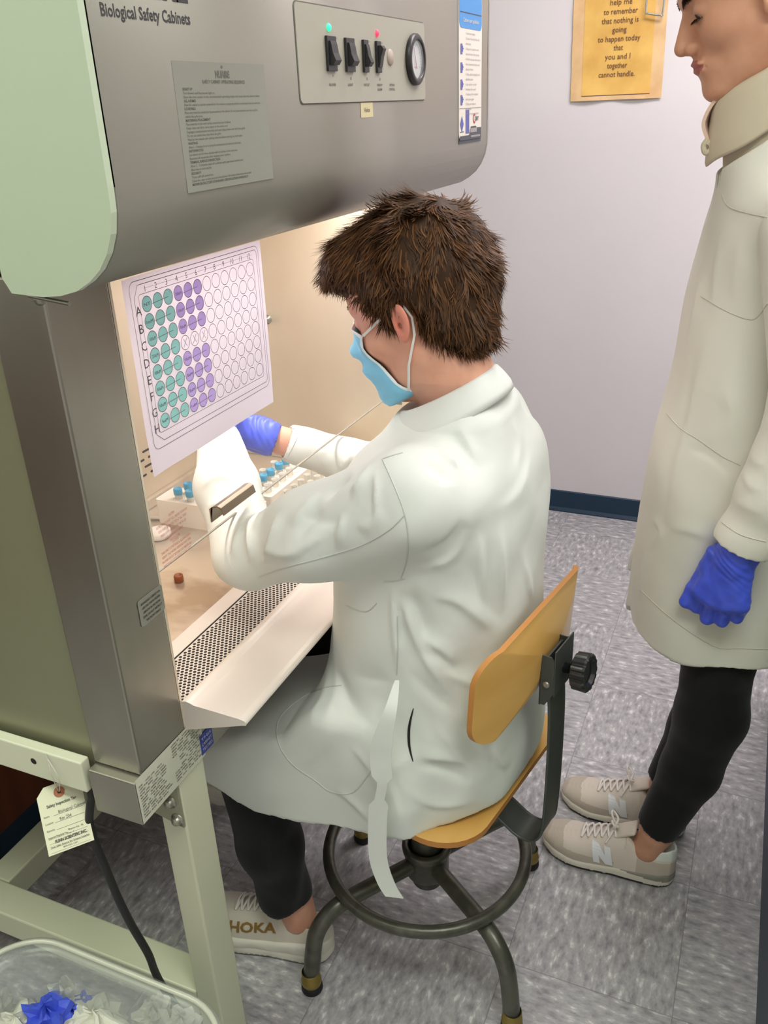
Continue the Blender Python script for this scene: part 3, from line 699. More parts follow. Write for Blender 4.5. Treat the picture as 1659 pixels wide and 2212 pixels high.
# dark wooden cupboard behind the safety cabinet stand
wd = thing('wooden_cupboard', (-1.9, 1.25, 0), 'dark reddish wooden cupboard with navy base behind the cabinet stand at left', 'cupboard')
wood = mat('reddish_wood', (112, 58, 26), .4, noise=((84, 40, 18), 18, 5, (1, 1, .12), .35, .7))
b = MB(); b.box((-2.35, .45, .10), (-1.345, 1.95, .95)); b.build('body', wood, wd, bevel=.002)
b = MB(); b.box((-2.35, .45, .0), (-1.349, 1.95, .10)); b.build('base', navy, wd)

# ================================================================ INSPECTION TAG and power cord
tg = MB()
_n = ray(130, 1770)/np.linalg.norm(ray(130, 1770)); _n = _n+np.array([.25, .1, -.1]); _c = at_y(130, 1770, .628)
def at_p(x, y): r = ray(x, y); return CAMP+r*(np.dot(_c-CAMP, _n)/np.dot(r, _n))
pA = at_p(66, 1708); pB = at_p(166, 1676); pC = at_p(199, 1812); pD = at_p(106, 1851)
A, B, C_, D = [Vector(p) for p in (pA, pB, pC, pD)]
xd = ((B-A)+(C_-D)).normalized(); yd = ((A-D)+(B-C_)).normalized(); nz_ = xd.cross(yd).normalized(); yd = nz_.cross(xd).normalized()
TWd = ((B-A).length+(C_-D).length)/2; TH = ((A-D).length+(B-C_).length)/2
KT = TH/.128; TWr, THr = TWd, TH; TWd, TH = TWd/KT, .128
def tl(x, y, l=0): return D+xd*x*KT+yd*y*KT+nz_*l
ol = [(0, 0), (TWd, 0), (TWd, TH-.016), (TWd-.016, TH), (.016, TH), (0, TH-.016)]
for l in (0,): tg.add([tl(x, y, -.0004) for x, y in ol]+[tl(x, y, .0004) for x, y in ol], [tuple(range(6))[::-1], tuple(range(6, 12))]+[(i, (i+1) % 6, 6+(i+1) % 6, 6+i) for i in range(6)], 0)
cxr, cyr = TWd/2, TH-.018
tg.add([tl(cxr+.0105*math.cos(k*math.pi/12), cyr+.0105*math.sin(k*math.pi/12), .0008) for k in range(24)], [tuple(range(24))], 2)
tg.add([tl(cxr+.003*math.cos(k*math.pi/8), cyr+.003*math.sin(k*math.pi/8), .0011) for k in range(16)], [tuple(range(16))], 3)
def tt(s, x, y, sz, wd_, al='C', bd=.0, mi=1): put_text(tg, s, tl(x, y, .0005), xd, yd, sz*KT, mi, width=wd_*KT, align=al, bold=bd)
tt('Safety Inspection Tag', TWd/2, TH-.041, .008, TWd*.66, bd=.03)
for i, (s, h_) in enumerate((('Item', 'Biological Cabinet'), ('Location', 'Rm 204'), ('Remarks', ''))):
    y = TH-.058-.0135*i; tt(s, .006, y, .0055, .010+.005*(i > 0), 'L'); quad(tg, tl(0, 0, .0004), xd, yd, .024*KT, (y-.0006)*KT, (TWd-.006)*KT, y*KT, 1, .0002)
    if h_: tt(h_, .034, y+.001, .0085, .052 if i == 0 else .022, 'L')
for i in range(4): y = TH-.099-.0085*i; quad(tg, tl(0, 0, .0004), xd, yd, .006*KT, (y-.0004)*KT, (TWd-.006)*KT, y*KT, 1, .0002)
tt('Inspected Regularly For', .006, .030, .005, TWd*.42, 'L', .01); tt('Batavia, IL', TWd-.012, .034, .005, TWd*.34, 'R'); tt('No. 1', TWd*.55, .028, .0045, .012)
tt('FLINN SCIENTIFIC INC.', TWd/2+.004, .0195, .0075, TWd*.70, bd=.06)
tt('Your Safer Source for Science Supplies', TWd/2, .0125, .0045, TWd*.86, bd=.01); tt('800-452-1261', TWd/2, .0065, .0045, TWd*.32)
tagm = mat('manila_tag', (218, 218, 190), .6)
to = tg.build('inspection_tag', [tagm, grey_ink, mat('tag_reinforcement', (170, 104, 74), .6), hole]); rebase(to, tuple(tl(cxr, cyr)))
tag(to, 'white safety inspection tag hanging below the side of the safety cabinet', 'tag')
s = MB(); s.tube(catmull([tuple(at_y(98, 1628, .6365)), tuple(at_y(105, 1650, .6345)), tuple(at_y(112, 1675, .632)), tuple(tl(cxr, cyr, .001)), tuple(at_y(126, 1680, .631)), tuple(at_y(103, 1640, .6355))], 5), .0006, 6)
s.build('tie_string', sticker_white, to)
cpts = [(-.76, .72, .650), tuple(at_y(203, 1692, .66)), tuple(at_y(196, 1730, .65)), tuple(at_y(193, 1775, .645)), tuple(at_y(203, 1815, .64)), tuple(at_y(225, 1868, .64)), tuple(at_y(255, 1940, .642)), tuple(at_y(285, 2000, .645)), tuple(at_y(320, 2060, .650)), tuple(at_y(345, 2120, .655)), (-.664, .664, .18), (-.668, .665, .06), (-.70, .668, .010), (-.80, .670, .007), (-1.0, .672, .007)]
s = MB(); s.tube(catmull(cpts, 8), .0058, 12); co = s.build('power_cord', mat('black_cord', (26, 26, 26), .45)); rebase(co, (-.70, .69, 0)); tag(co, 'black power cord hanging from under the cabinet beside the inspection tag', 'cord')

# ================================================================ CLEAR BIN with discarded gloves and paper
bin_ = thing('clear_bin', (-.70, .45, 0), 'clear plastic waste bin in front of the cabinet stand at lower left', 'bin')
BX0, BX1, BY0, BY1, BZ = -.925, -.535, .315, .610, .350
def ring(ins, z, r, n=8, fl=0): return [(x, y, z) for x, y in rrect(BX0+ins, BY0+ins, BX1-ins, BY1-ins, r, n)]
levels = [(.052, .004, .05), (.050, .012, .055), (.012, .330, .075), (.010, .342, .077), (-.006, .346, .088), (-.014, .350, .092), (-.020, .346, .096), (-.021, .336, .097), (-.018, .336, .096), (-.014, .343, .092), (-.006, .342, .086), (.014, .336, .075), (.052, .016, .055)]
m = MB(); rings = [ring(i, z, r) for i, z, r in levels]; n = len(rings[0]); vs = [p for q in rings for p in q]
m.add(vs, [(i*n+k, i*n+(k+1) % n, (i+1)*n+(k+1) % n, (i+1)*n+k) for i in range(len(rings)-1) for k in range(n)], 0, True)
m.add(rings[0], [tuple(range(n))[::-1]], 0); m.build('tub', clear_pl, bin_)
m = MB(); m.tube([(x, y, .3475) for x, y in rrect(BX0-.012, BY0-.012, BX1+.012, BY1+.012, .09, 10)], .0042, 8, closed=True); m.build('rim', mat('clear_rim', (222, 224, 206), .18, trans=.30, spec=.8), bin_)
white_tr = mat('tissue_white', (214, 214, 200), .8); nitr = mat('nitrile_blue', (66, 88, 212), .42, bump=(70, .3, .003, S1))
def crumple(name, c, size, m_, label, cat, seed, flat=.6, group=None):
    rn = np.random.RandomState(seed); vs = []; N, K = 22, 12
    ph = rn.rand(8)*6.28; am = rn.rand(8)
    for j in range(K+1):
        for i in range(N):
            a = 2*math.pi*i/N; b = math.pi*(j/K-.5)
            r = 1+.28*math.sin(3*a+ph[0]+2*b)*am[0]+.22*math.sin(5*a-3*b+ph[1])+.16*math.sin(7*b+2*a+ph[2])+.14*(rn.rand()-.5)
            vs.append((c[0]+size[0]*r*math.cos(b)*math.cos(a), c[1]+size[1]*r*math.cos(b)*math.sin(a), c[2]+size[2]*r*math.sin(b)))
    mb_ = MB(); mb_.add(vs, [(j*N+i, j*N+(i+1) % N, (j+1)*N+(i+1) % N, (j+1)*N+i) for j in range(K) for i in range(N)], 0, False)
    o = mb_.build(name, m_); rebase(o, (c[0], c[1], c[2]-size[2])); return tag(o, label, cat, group)
def cz(x, y, z): return tuple(at_z(x, y, z))
crumple('crumpled_tissue', (-.72, .455, .115), (.095, .075, .09), white_tr, 'large crumpled white paper wad filling the bottom of the clear bin', 'tissue', 1)
crumple('discarded_glove', cz(108, 2205, .262), (.040, .034, .030), nitr, 'largest crumpled blue glove in the clear bin', 'glove', 5)
crumple('discarded_glove', cz(180, 2172, .262), (.017, .016, .014), nitr, 'small crumpled blue glove by the back wall of the clear bin', 'glove', 8)
crumple('crumpled_tissue', cz(140, 2152, .262), (.022, .018, .026), white_tr, 'crumpled white paper against the back wall of the bin above the blue gloves', 'tissue', 12)
crumple('crumpled_tissue', cz(2, 2180, .262), (.012, .018, .030), white_tr, 'crumpled white paper at the left end of the clear bin', 'tissue', 14)
crumple('crumpled_tissue', cz(205, 2206, .262), (.044, .034, .020), white_tr, 'crumpled white paper right of the largest blue glove in the bin', 'tissue', 21)
crumple('crumpled_tissue', cz(335, 2198, .255), (.026, .026, .026), white_tr, 'crumpled white paper on the right, between the largest glove and the bin corner', 'tissue', 33)
crumple('crumpled_tissue', cz(392, 2212, .262), (.024, .022, .018), white_tr, 'crumpled white paper nearest the right corner of the clear bin', 'tissue', 37)
crumple('crumpled_tissue', cz(38, 2212, .255), (.032, .030, .018), white_tr, 'flat crumpled white paper left of the largest blue glove in the bin', 'tissue', 41)

# ================================================================ RACKS, TUBES and small things in the chamber
rackm = mat('white_foam', (236, 230, 218), .6); tubem = mat('tube_plastic', (226, 226, 216), .25, trans=.35); capm = mat('cap_blue', (66, 164, 206), .4)
TZ = .7535
def rack(loc, sz, holes, label, under=False):
    t = thing('tube_rack', loc, label, 'tube rack', 'white tube racks')
    m = MB(); x, y, z = loc; sx, sy, h_ = sz
    if not under: m.prism(rrect(x, y, x+sx, y+sy, .006), lambda u, v, w_: (u, v, w_), z, z+h_, 0)
    else:
        m.prism(rrect(x, y, x+sx, y+sy, .006), lambda u, v, w_: (u, v, w_), z+h_-.006, z+h_, 0)
        m.box((x, y, z), (x+sx, y+.006, z+h_-.004)); m.box((x, y+sy-.006, z), (x+sx, y+sy, z+h_-.004)); m.box((x, y, z), (x+.004, y+sy, z+h_-.004))
    for hx, hy in holes: m.lathe([(.0118, .0004), (.0105, .0006), (.0085, -.002), (.0085, .0005)], (hx, hy, z+h_), (0, 0, 1), 16, 1)
    m.build('rack_block', [rackm, MATS.get('well_shade') or mat('well_shade', (214, 206, 192), .6)], t, bevel=.0015)
    return t
r2h = [(-.861, 1.316+.029*k) for k in range(7)]+[(-.836, 1.316+.029*k) for k in range(7)]
rack((-1.035, 1.222, TZ), (.215, .064, .050), [(-.991, 1.240), (-.987, 1.268), (-.962, 1.238), (-.832, 1.273)], 'white foam tube rack nearest the paper sheet, three blue capped tubes at left')
rack((-.892, 1.296, TZ), (.075, .215, .053), r2h, 'white foam tube rack holding a row of blue caps beside open clear tubes')
rack((-.808, 1.30, TZ), (.085, .20, .028), [], 'low white rack of clear conical tubes between the sleeve and the blue capped rack')
def tube_capped(x, y, z):
    t = thing('capped_tube', (x, y, z), '', 'tube', 'blue capped tubes')
    m = MB(); m.lathe([(0, 0), (.004, .002), (.0068, .008), (.0070, .030), (.0078, .031), (.0078, .034)], (x, y, z), (0, 0, 1), 16); m.build('tube_body', tubem, t)
    m = MB(); m.lathe([(.0080, .032), (.0086, .033), (.0086, .043), (.0078, .045), (.0066, .045), (.0062, .0425), (0, .0425)], (x, y, z), (0, 0, 1), 24); m.build('screw_cap', capm, t)
    return t
def tube_open(x, y, z):
    t = thing('open_tube', (x, y, z), '', 'tube', 'open clear tubes')
    m = MB(); m.lathe([(0, 0), (.004, .002), (.0064, .008), (.0068, .036), (.0080, .037), (.0080, .039), (.0068, .039), (.0060, .034)], (x, y, z), (0, 0, 1), 16); m.build('tube_body', tubem, t)
    return t
def tree_copy(o, loc):
    c = o.copy(); COL.objects.link(c); c.location = loc
    for ch in o.children: d = ch.copy(); COL.objects.link(d); d.parent = c; d.matrix_parent_inverse = ch.matrix_parent_inverse.copy()
    return c
T0 = tube_capped(-.991, 1.240, TZ+.0275)
T0['label'] = 'blue capped tube nearest the caution lettering, leftmost in the foam rack'
for (x, y, z), s in (((-.987, 1.268, TZ+.0275), 'blue capped tube standing behind the other two at the left end of the foam rack'), ((-.962, 1.238, TZ+.0275), 'blue capped tube touching the sleeve at the left end of the foam rack'), ((-.832, 1.273, TZ+.0245), 'blue capped tube alone at the right end of the near foam rack, below the row')):
    tree_copy(T0, (x, y, z))['label'] = s
ords = ['nearest', 'second nearest', 'third nearest', 'fourth nearest', 'fifth nearest', 'sixth nearest', 'farthest']
for k in range(5): tree_copy(T0, (-.861, 1.316+.0285*k+(.006 if k > 2 else 0), TZ+.031))['label'] = '%s blue capped tube in the row of five on the far foam rack' % (['nearest', 'second nearest', 'middle', 'second farthest', 'farthest'][k])
for k in range(4):
    o = tube_open(-.836, 1.318+.029*k, TZ+.030) if k == 0 else tree_copy(T1, (-.836, 1.318+.029*k, TZ+.030))
    if k == 0: T1 = o
    o['label'] = '%s open clear tube in the row beside the blue caps' % (['nearest', 'second nearest', 'second farthest', 'farthest'][k])
for k in range(3):
    o = tree_copy(T1, (-.880, 1.330+.045*k, TZ+.033)); o['label'] = '%s open clear tube behind the row of blue caps' % (['nearest', 'middle', 'farthest'][k])
m = MB(); m.lathe([(.0035, 0), (.006, .002), (.0062, .030), (.0072, .032), (.0060, .032), (.0052, .028)], (0, 0, 0), (0, 0, 1), 14)
c0_ = m.build('conical_tube', tubem); c0_.location = (-.795, 1.32, TZ+.028); 
grd = [(-.795+.022*i, 1.32+.028*j) for j in range(6) for i in range(3)]
for k, (x, y) in enumerate(grd):
    o = c0_ if k == 0 else c0_.copy()
    if k: COL.objects.link(o)
    o.location = (x, y, TZ+.0285); tag(o, 'small clear conical tube standing in the low white rack', 'tube', 'clear conical tubes in the low white rack')
m = MB(); m.lathe([(.0075, 0), (.0082, .001), (.0080, .012), (.0072, .013), (.0058, .013), (.0055, .003), (0, .003)], (0, 0, 0), (0, 0, 1), 20); o = m.build('bottle_top', mat('brown_cap', (138, 74, 34), .4)); o.location = (-.856, 1.038, TZ+.0002); tag(o, 'small brown cap lying on the steel work surface', 'cap')
m = MB(); m.lathe([(0, 0), (.020, 0), (.023, .003), (.0235, .012), (.021, .014), (.019, .014), (.018, .010), (.012, .0085), (0, .009)], (0, 0, 0), (0, 0, 1), 28); o = m.build('jar_lid', mat('white_lid', (238, 232, 224), .4)); o.location = (-.995, 1.170, TZ+.0002); tag(o, 'round white plastic lid lying behind the red caution lettering', 'lid')
m = MB(); m.lathe([(0, 0), (.0035, 0), (.0035, .035), (.0025, .037), (0, .037)], (0, 0, 0), (.9, .3, 0), 12); o = m.build('plastic_tip', sticker_white); o.location = (-1.065, 1.225, TZ+.0040); tag(o, 'tiny white plastic piece lying beyond the round white lid', 'plastic piece')
# ================================================================ distance-field modelling of bodies and cloth
F32 = np.float32
def A3(*v): return np.array(v, F32)
def rc(P, a, b, ra, rb):
    a = A3(*a); b = A3(*b); ab = b-a; h = np.clip((P-a) @ ab/float(ab.dot(ab)), 0, 1)
    return np.sqrt(((P-a-h[:, None]*ab)**2).sum(1))-(ra+(rb-ra)*h)
def ell(P, c, r, R=None):
    q = P-A3(*c)
    if R is not None: q = q @ np.array(R, F32)
    r = A3(*r); k0 = np.sqrt(((q/r)**2).sum(1)); k1 = np.sqrt(((q/(r*r))**2).sum(1))+1e-6
    return k0*(k0-1)/k1
def bxr(P, c, h, r, R=None):
    q = P-A3(*c)
    if R is not None: q = q @ np.array(R, F32)
    q = np.abs(q)-A3(*h)+r
    return np.sqrt((np.maximum(q, 0)**2).sum(1))+np.minimum(q.max(1), 0)-r
def smin(a, b, k):
    h = np.clip(.5+.5*(b-a)/k, 0, 1); return b+(a-b)*h-k*h*(1-h)
def smax(a, b, k): return -smin(-a, -b, k)
def chain(P, pts, rad, k=.01):
    d = None
    for i in range(len(pts)-1):
        e = rc(P, pts[i], pts[i+1], rad[i], rad[i+1]); d = e if d is None else smin(d, e, k)
    return d
def stack(P, lv, n=2.4, ang=0.):
    """upright loft: rows (z, cx, cy, half depth x, half width y)"""
    L = np.array(lv, float); z = P[:, 2]; zs = np.clip(z, L[0, 0], L[-1, 0])
    # smooth (monotone-ish) interpolation
    idx = np.clip(np.searchsorted(L[:, 0], zs)-1, 0, len(L)-2); t = (zs-L[idx, 0])/(L[idx+1, 0]-L[idx, 0])
    m = np.gradient(L[:, 1:], L[:, 0], axis=0); h = (L[idx+1, 0]-L[idx, 0])[:, None]; t = t[:, None]
    v = (2*t**3-3*t**2+1)*L[idx, 1:]+(t**3-2*t**2+t)*h*m[idx]+(-2*t**3+3*t**2)*L[idx+1, 1:]+(t**3-t**2)*h*m[idx+1]
    c, s = math.cos(ang), math.sin(ang); dx = P[:, 0]-v[:, 0]; dy = P[:, 1]-v[:, 1]
    x = (dx*c+dy*s)/v[:, 2]; y = (-dx*s+dy*c)/v[:, 3]
    r = (np.abs(x)**n+np.abs(y)**n)**(1/n); d = (r-1)*np.minimum(v[:, 2], v[:, 3])
    dz = np.maximum(L[0, 0]-z, z-L[-1, 0])
    return np.where(dz > 0, np.sqrt(np.maximum(d, 0)**2+np.maximum(dz, 0)**2), np.maximum(d, dz)).astype(F32)
def poly2(u, v, poly):
    n = len(poly); d = np.full(u.shape, 1e9, F32); s = np.ones(u.shape, F32)
    for i in range(n):
        ax, ay = poly[i]; bx, by = poly[i-1]; ex, ey = bx-ax, by-ay; wx, wy = u-ax, v-ay
        h = np.clip((wx*ex+wy*ey)/(ex*ex+ey*ey), 0, 1); d = np.minimum(d, (wx-ex*h)**2+(wy-ey*h)**2)
        c1 = v >= ay; c2 = v < by; c3 = ex*wy > ey*wx
        s = np.where((c1 & c2 & c3) | (~c1 & ~c2 & ~c3), -s, s)
    return s*np.sqrt(d)
def extr(P, poly, ax, lo, hi, r=.0):
    """polygon in the two axes other than ax, extruded from lo to hi along ax, rounded by r"""
    o = [i for i in (0, 1, 2) if i != ax]; d = poly2(P[:, o[0]], P[:, o[1]], poly)+r; w_ = np.abs(P[:, ax]-(lo+hi)/2)-(hi-lo)/2+r
    return np.minimum(np.maximum(d, w_), 0)+np.sqrt(np.maximum(d, 0)**2+np.maximum(w_, 0)**2)-r
def rotm(yaw=0, pitch=0, roll=0):
    """columns are local forward, left, up in world; forward at yaw, tipped down by pitch"""
    f = Vector((math.cos(yaw)*math.cos(pitch), math.sin(yaw)*math.cos(pitch), -math.sin(pitch)))
    l = Vector((-math.sin(yaw), math.cos(yaw), 0)); u = f.cross(l)
    if roll: q = Matrix.Rotation(roll, 3, f); l = q @ l; u = q @ u
    return np.array([[f[i], l[i], u[i]] for i in range(3)])

def surface(fn, lo, hi, h):
    """polygonise fn(P)=0 with surface nets, evaluating finely only near the surface"""
    lo = np.array(lo, float); n = np.ceil((np.array(hi)-lo)/h).astype(int)+1; B = 8; nb = (n+B-1)//B; n = nb*B+1
    c = [lo[i]+(np.arange(nb[i])+.5)*B*h for i in range(3)]
    G = np.stack(np.meshgrid(*c, indexing='ij'), -1).reshape(-1, 3).astype(F32); d = fn(G).reshape(nb)
    act = np.abs(d) < B*h*1.25
    D = np.repeat(np.repeat(np.repeat(d, B, 0), B, 1), B, 2).astype(F32); D = np.pad(D, ((0, 1),)*3, mode='edge')
    need = np.repeat(np.repeat(np.repeat(act, B, 0), B, 1), B, 2); need = np.pad(need, ((0, 1),)*3, mode='edge')
    nd = need.copy(); nd[1:] |= need[:-1]; nd[:, 1:] |= nd[:, :-1].copy(); nd[:, :, 1:] |= nd[:, :, :-1].copy(); need = nd
    I = np.argwhere(need); vals = np.empty(len(I), F32)
    for s in range(0, len(I), 400000): vals[s:s+400000] = fn((lo+I[s:s+400000]*h).astype(F32))
    D[tuple(I.T)] = vals
    S = D < 0; sh = tuple(k-1 for k in D.shape)
    cs = [S[a:a+sh[0], b:b+sh[1], c_:c_+sh[2]] for a in (0, 1) for b in (0, 1) for c_ in (0, 1)]
    al = cs[0].copy(); an = cs[0].copy()
    for q in cs[1:]: al &= q; an |= q
    cell = an & ~al; C = np.argwhere(cell); vid = np.full(cell.shape, -1, np.int64); vid[tuple(C.T)] = np.arange(len(C))
    acc = np.zeros((len(C), 3)); cnt = np.zeros(len(C))
    cor = [(a, b, c_) for a in (0, 1) for b in (0, 1) for c_ in (0, 1)]
    for p in cor:
        for ax in range(3):
            if p[ax]: continue
            q = list(p); q[ax] = 1
            a = D[tuple((C+p).T)]; b = D[tuple((C+q).T)]; m = (a < 0) != (b < 0); t = np.where(m, a/(a-b+1e-12), 0)
            pos = np.array(p, float)[None]+np.zeros((len(C), 1)); pos[:, ax] += t; acc[m] += pos[m]; cnt[m] += 1
    V = lo+(C+acc/cnt[:, None])*h
    Fs = []
    for ax in range(3):
        u, v = (ax+1) % 3, (ax+2) % 3
        s0 = [slice(1, k-1) for k in D.shape]; s0[ax] = slice(0, D.shape[ax]-1); s1 = list(s0); s1[ax] = slice(1, D.shape[ax])
        a = S[tuple(s0)]; b = S[tuple(s1)]; E = np.argwhere(a != b); sg = a[tuple(E.T)]
        off = np.array([1, 1, 1]); off[ax] = 0; E = E+off
        def g(du, dv): q = E.copy(); q[:, u] -= du; q[:, v] -= dv; return vid[tuple(q.T)]
        Q = np.stack([g(1, 1), g(0, 1), g(0, 0), g(1, 0)], 1); Q[~sg] = Q[~sg][:, ::-1]; Fs.append(Q)
    return V, np.concatenate(Fs)
def mesh_np(name, V, Fq, mats, parent=None, mi=None, smooth=True):
    me = bpy.data.meshes.new(name); me.vertices.add(len(V)); me.vertices.foreach_set('co', np.asarray(V, F32).ravel())
    me.loops.add(Fq.size); me.loops.foreach_set('vertex_index', Fq.ravel().astype(np.int32)); me.polygons.add(len(Fq))
    me.polygons.foreach_set('loop_start', np.arange(0, Fq.size, Fq.shape[1], dtype=np.int32))
    if not isinstance(mats, (list, tuple)): mats = [mats]
    for m in mats: me.materials.append(m)
    if mi is not None: me.polygons.foreach_set('material_index', mi.astype(np.int32))
    me.polygons.foreach_set('use_smooth', np.full(len(Fq), smooth)); me.update(calc_edges=True); me.validate()
    o = bpy.data.objects.new(name, me); COL.objects.link(o)
    if parent is not None: par(o, parent)
    return o
def vnormals(V, Fq):
    a = V[Fq[:, 2]]-V[Fq[:, 0]]; b = V[Fq[:, 3 if Fq.shape[1] > 3 else 1]]-V[Fq[:, 1]]; fn = np.cross(a, b); N = np.zeros_like(V)
    for k in range(Fq.shape[1]): np.add.at(N, Fq[:, k], fn)
    return N/(np.linalg.norm(N, axis=1)[:, None]+1e-12)
def relax(V, Fq, it=1, lam=.5):
    E = np.concatenate([Fq[:, [k, (k+1) % Fq.shape[1]]] for k in range(Fq.shape[1])]); V = V.copy()
    for _ in range(it):
        s = np.zeros_like(V); c = np.zeros(len(V)); np.add.at(s, E[:, 0], V[E[:, 1]]); np.add.at(s, E[:, 1], V[E[:, 0]]); np.add.at(c, E[:, 0], 1); np.add.at(c, E[:, 1], 1)
        V += lam*(s/c[:, None]-V)
    return V
def bvh(V, Fq): return BVHTree.FromPolygons([tuple(v) for v in V], [tuple(map(int, f)) for f in Fq])
def hit(tree, px, py):
    r = ray(px, py); loc, nor, i, d = tree.ray_cast(Vector(CAMP), Vector(r).normalized()); return (loc, nor) if loc is not None else (None, None)
def drape(tree, pts, step=.006):
    """find where sight lines meet the cloth, giving a dense polyline lying on it"""
    out = []
    for i in range(len(pts)-1):
        n = max(2, int(math.hypot(pts[i+1][0]-pts[i][0], pts[i+1][1]-pts[i][1])/8))
        for k in range(n+(i == len(pts)-2)):
            t = k/n; l, nn = hit(tree, pts[i][0]+(pts[i+1][0]-pts[i][0])*t, pts[i][1]+(pts[i+1][1]-pts[i][1])*t)
            if l is not None and (not out or (l-out[-1][0]).length < .08): out.append((l, nn))
    return out
def smooth_px(pts, n=4): return [(p.x, p.y) for p in catmull([(a, b, 0) for a, b in pts], n)]
def folds(V, Fq, tree, fl):
    """raise or sink folds along lines on the cloth: (pixel line, height, width, sharpness side)"""
    N = vnormals(V, Fq); D = np.zeros(len(V))
    for pts, amp, wd in fl:
        L = drape(tree, smooth_px(pts) if len(pts) > 2 else pts)
        if len(L) < 2: continue
        Q = np.array([tuple(p) for p, _ in L]); QN = np.array([tuple(n) for _, n in L]); lo = Q.min(0)-wd*3; hi = Q.max(0)+wd*3
        I = np.where(((V > lo) & (V < hi)).all(1))[0]
        if not len(I): continue
        best = np.full(len(I), 9.); sd_ = np.zeros(len(I), bool); bt = np.zeros(len(I)); bn = np.zeros(len(I), int)
        for k in range(len(Q)-1):
            a, b = Q[k], Q[k+1]; ab = b-a; h = np.clip((V[I]-a) @ ab/(ab.dot(ab)+1e-12), 0, 1); d = np.linalg.norm(V[I]-a-h[:, None]*ab, axis=1)
            sgn = ((V[I]-a) @ np.cross(ab, QN[k])) > 0; m = d < best; sd_[m] = sgn[m]; best[m] = d[m]; bt[m] = (k+h[m])/(len(Q)-1); bn[m] = k
        fade = np.clip(np.minimum(bt, 1-bt)*2.4, 0, 1); fade = fade*fade*(3-2*fade)
        face = (N[I]*QN[bn]).sum(1) > .2
        wv = np.where(sd_, wd*.8, wd*1.8); D[I] += np.where(face, amp*np.exp(-(best/wv)**1.6)*fade, 0)
    return V+N*D[:, None]
def seam(mb, tree, pts, r=.0009, lift=.0002, mi=0):
    L = drape(tree, smooth_px(pts) if len(pts) > 2 else pts)
    if len(L) > 2: mb.tube([p+n*lift for p, n in L], r, 6, mi)
def patch(tree, poly, th=.0006):
    """cloth patch lying on the surface, outline given by sight lines; returns an MB"""
    n = len(poly); cx = sum(p[0] for p in poly)/n; cy = sum(p[1] for p in poly)/n; dense = []
    for i in range(n):
        a, b = poly[i], poly[(i+1) % n]; k = max(1, int(math.hypot(a[0]-b[0], a[1]-b[1])/12))
        dense += [(a[0]+(b[0]-a[0])*j/k, a[1]+(b[1]-a[1])*j/k) for j in range(k)]
    m = len(dense); R = 9; vs = []; ok = True
    for k in range(R+1):
        for p in dense:
            l, nn = hit(tree, cx+(p[0]-cx)*(k/R if k else .001), cy+(p[1]-cy)*(k/R if k else .001))
            if l is None: ok = False; l, nn = Vector(vs[-1] if vs else (0, 0, 0)), Vector((0, 0, 1))
            vs.append(l+nn*th)
    last = [hit(tree, p[0], p[1])[0] or vs[-1] for p in dense]
    o = len(vs); vs += [l for l in last]
    mb = MB(); mb.add(vs, [(k*m+i, (k+1)*m+i, (k+1)*m+(i+1) % m, k*m+(i+1) % m) for k in range(R+1) for i in range(m)], 0, True)
    return mb

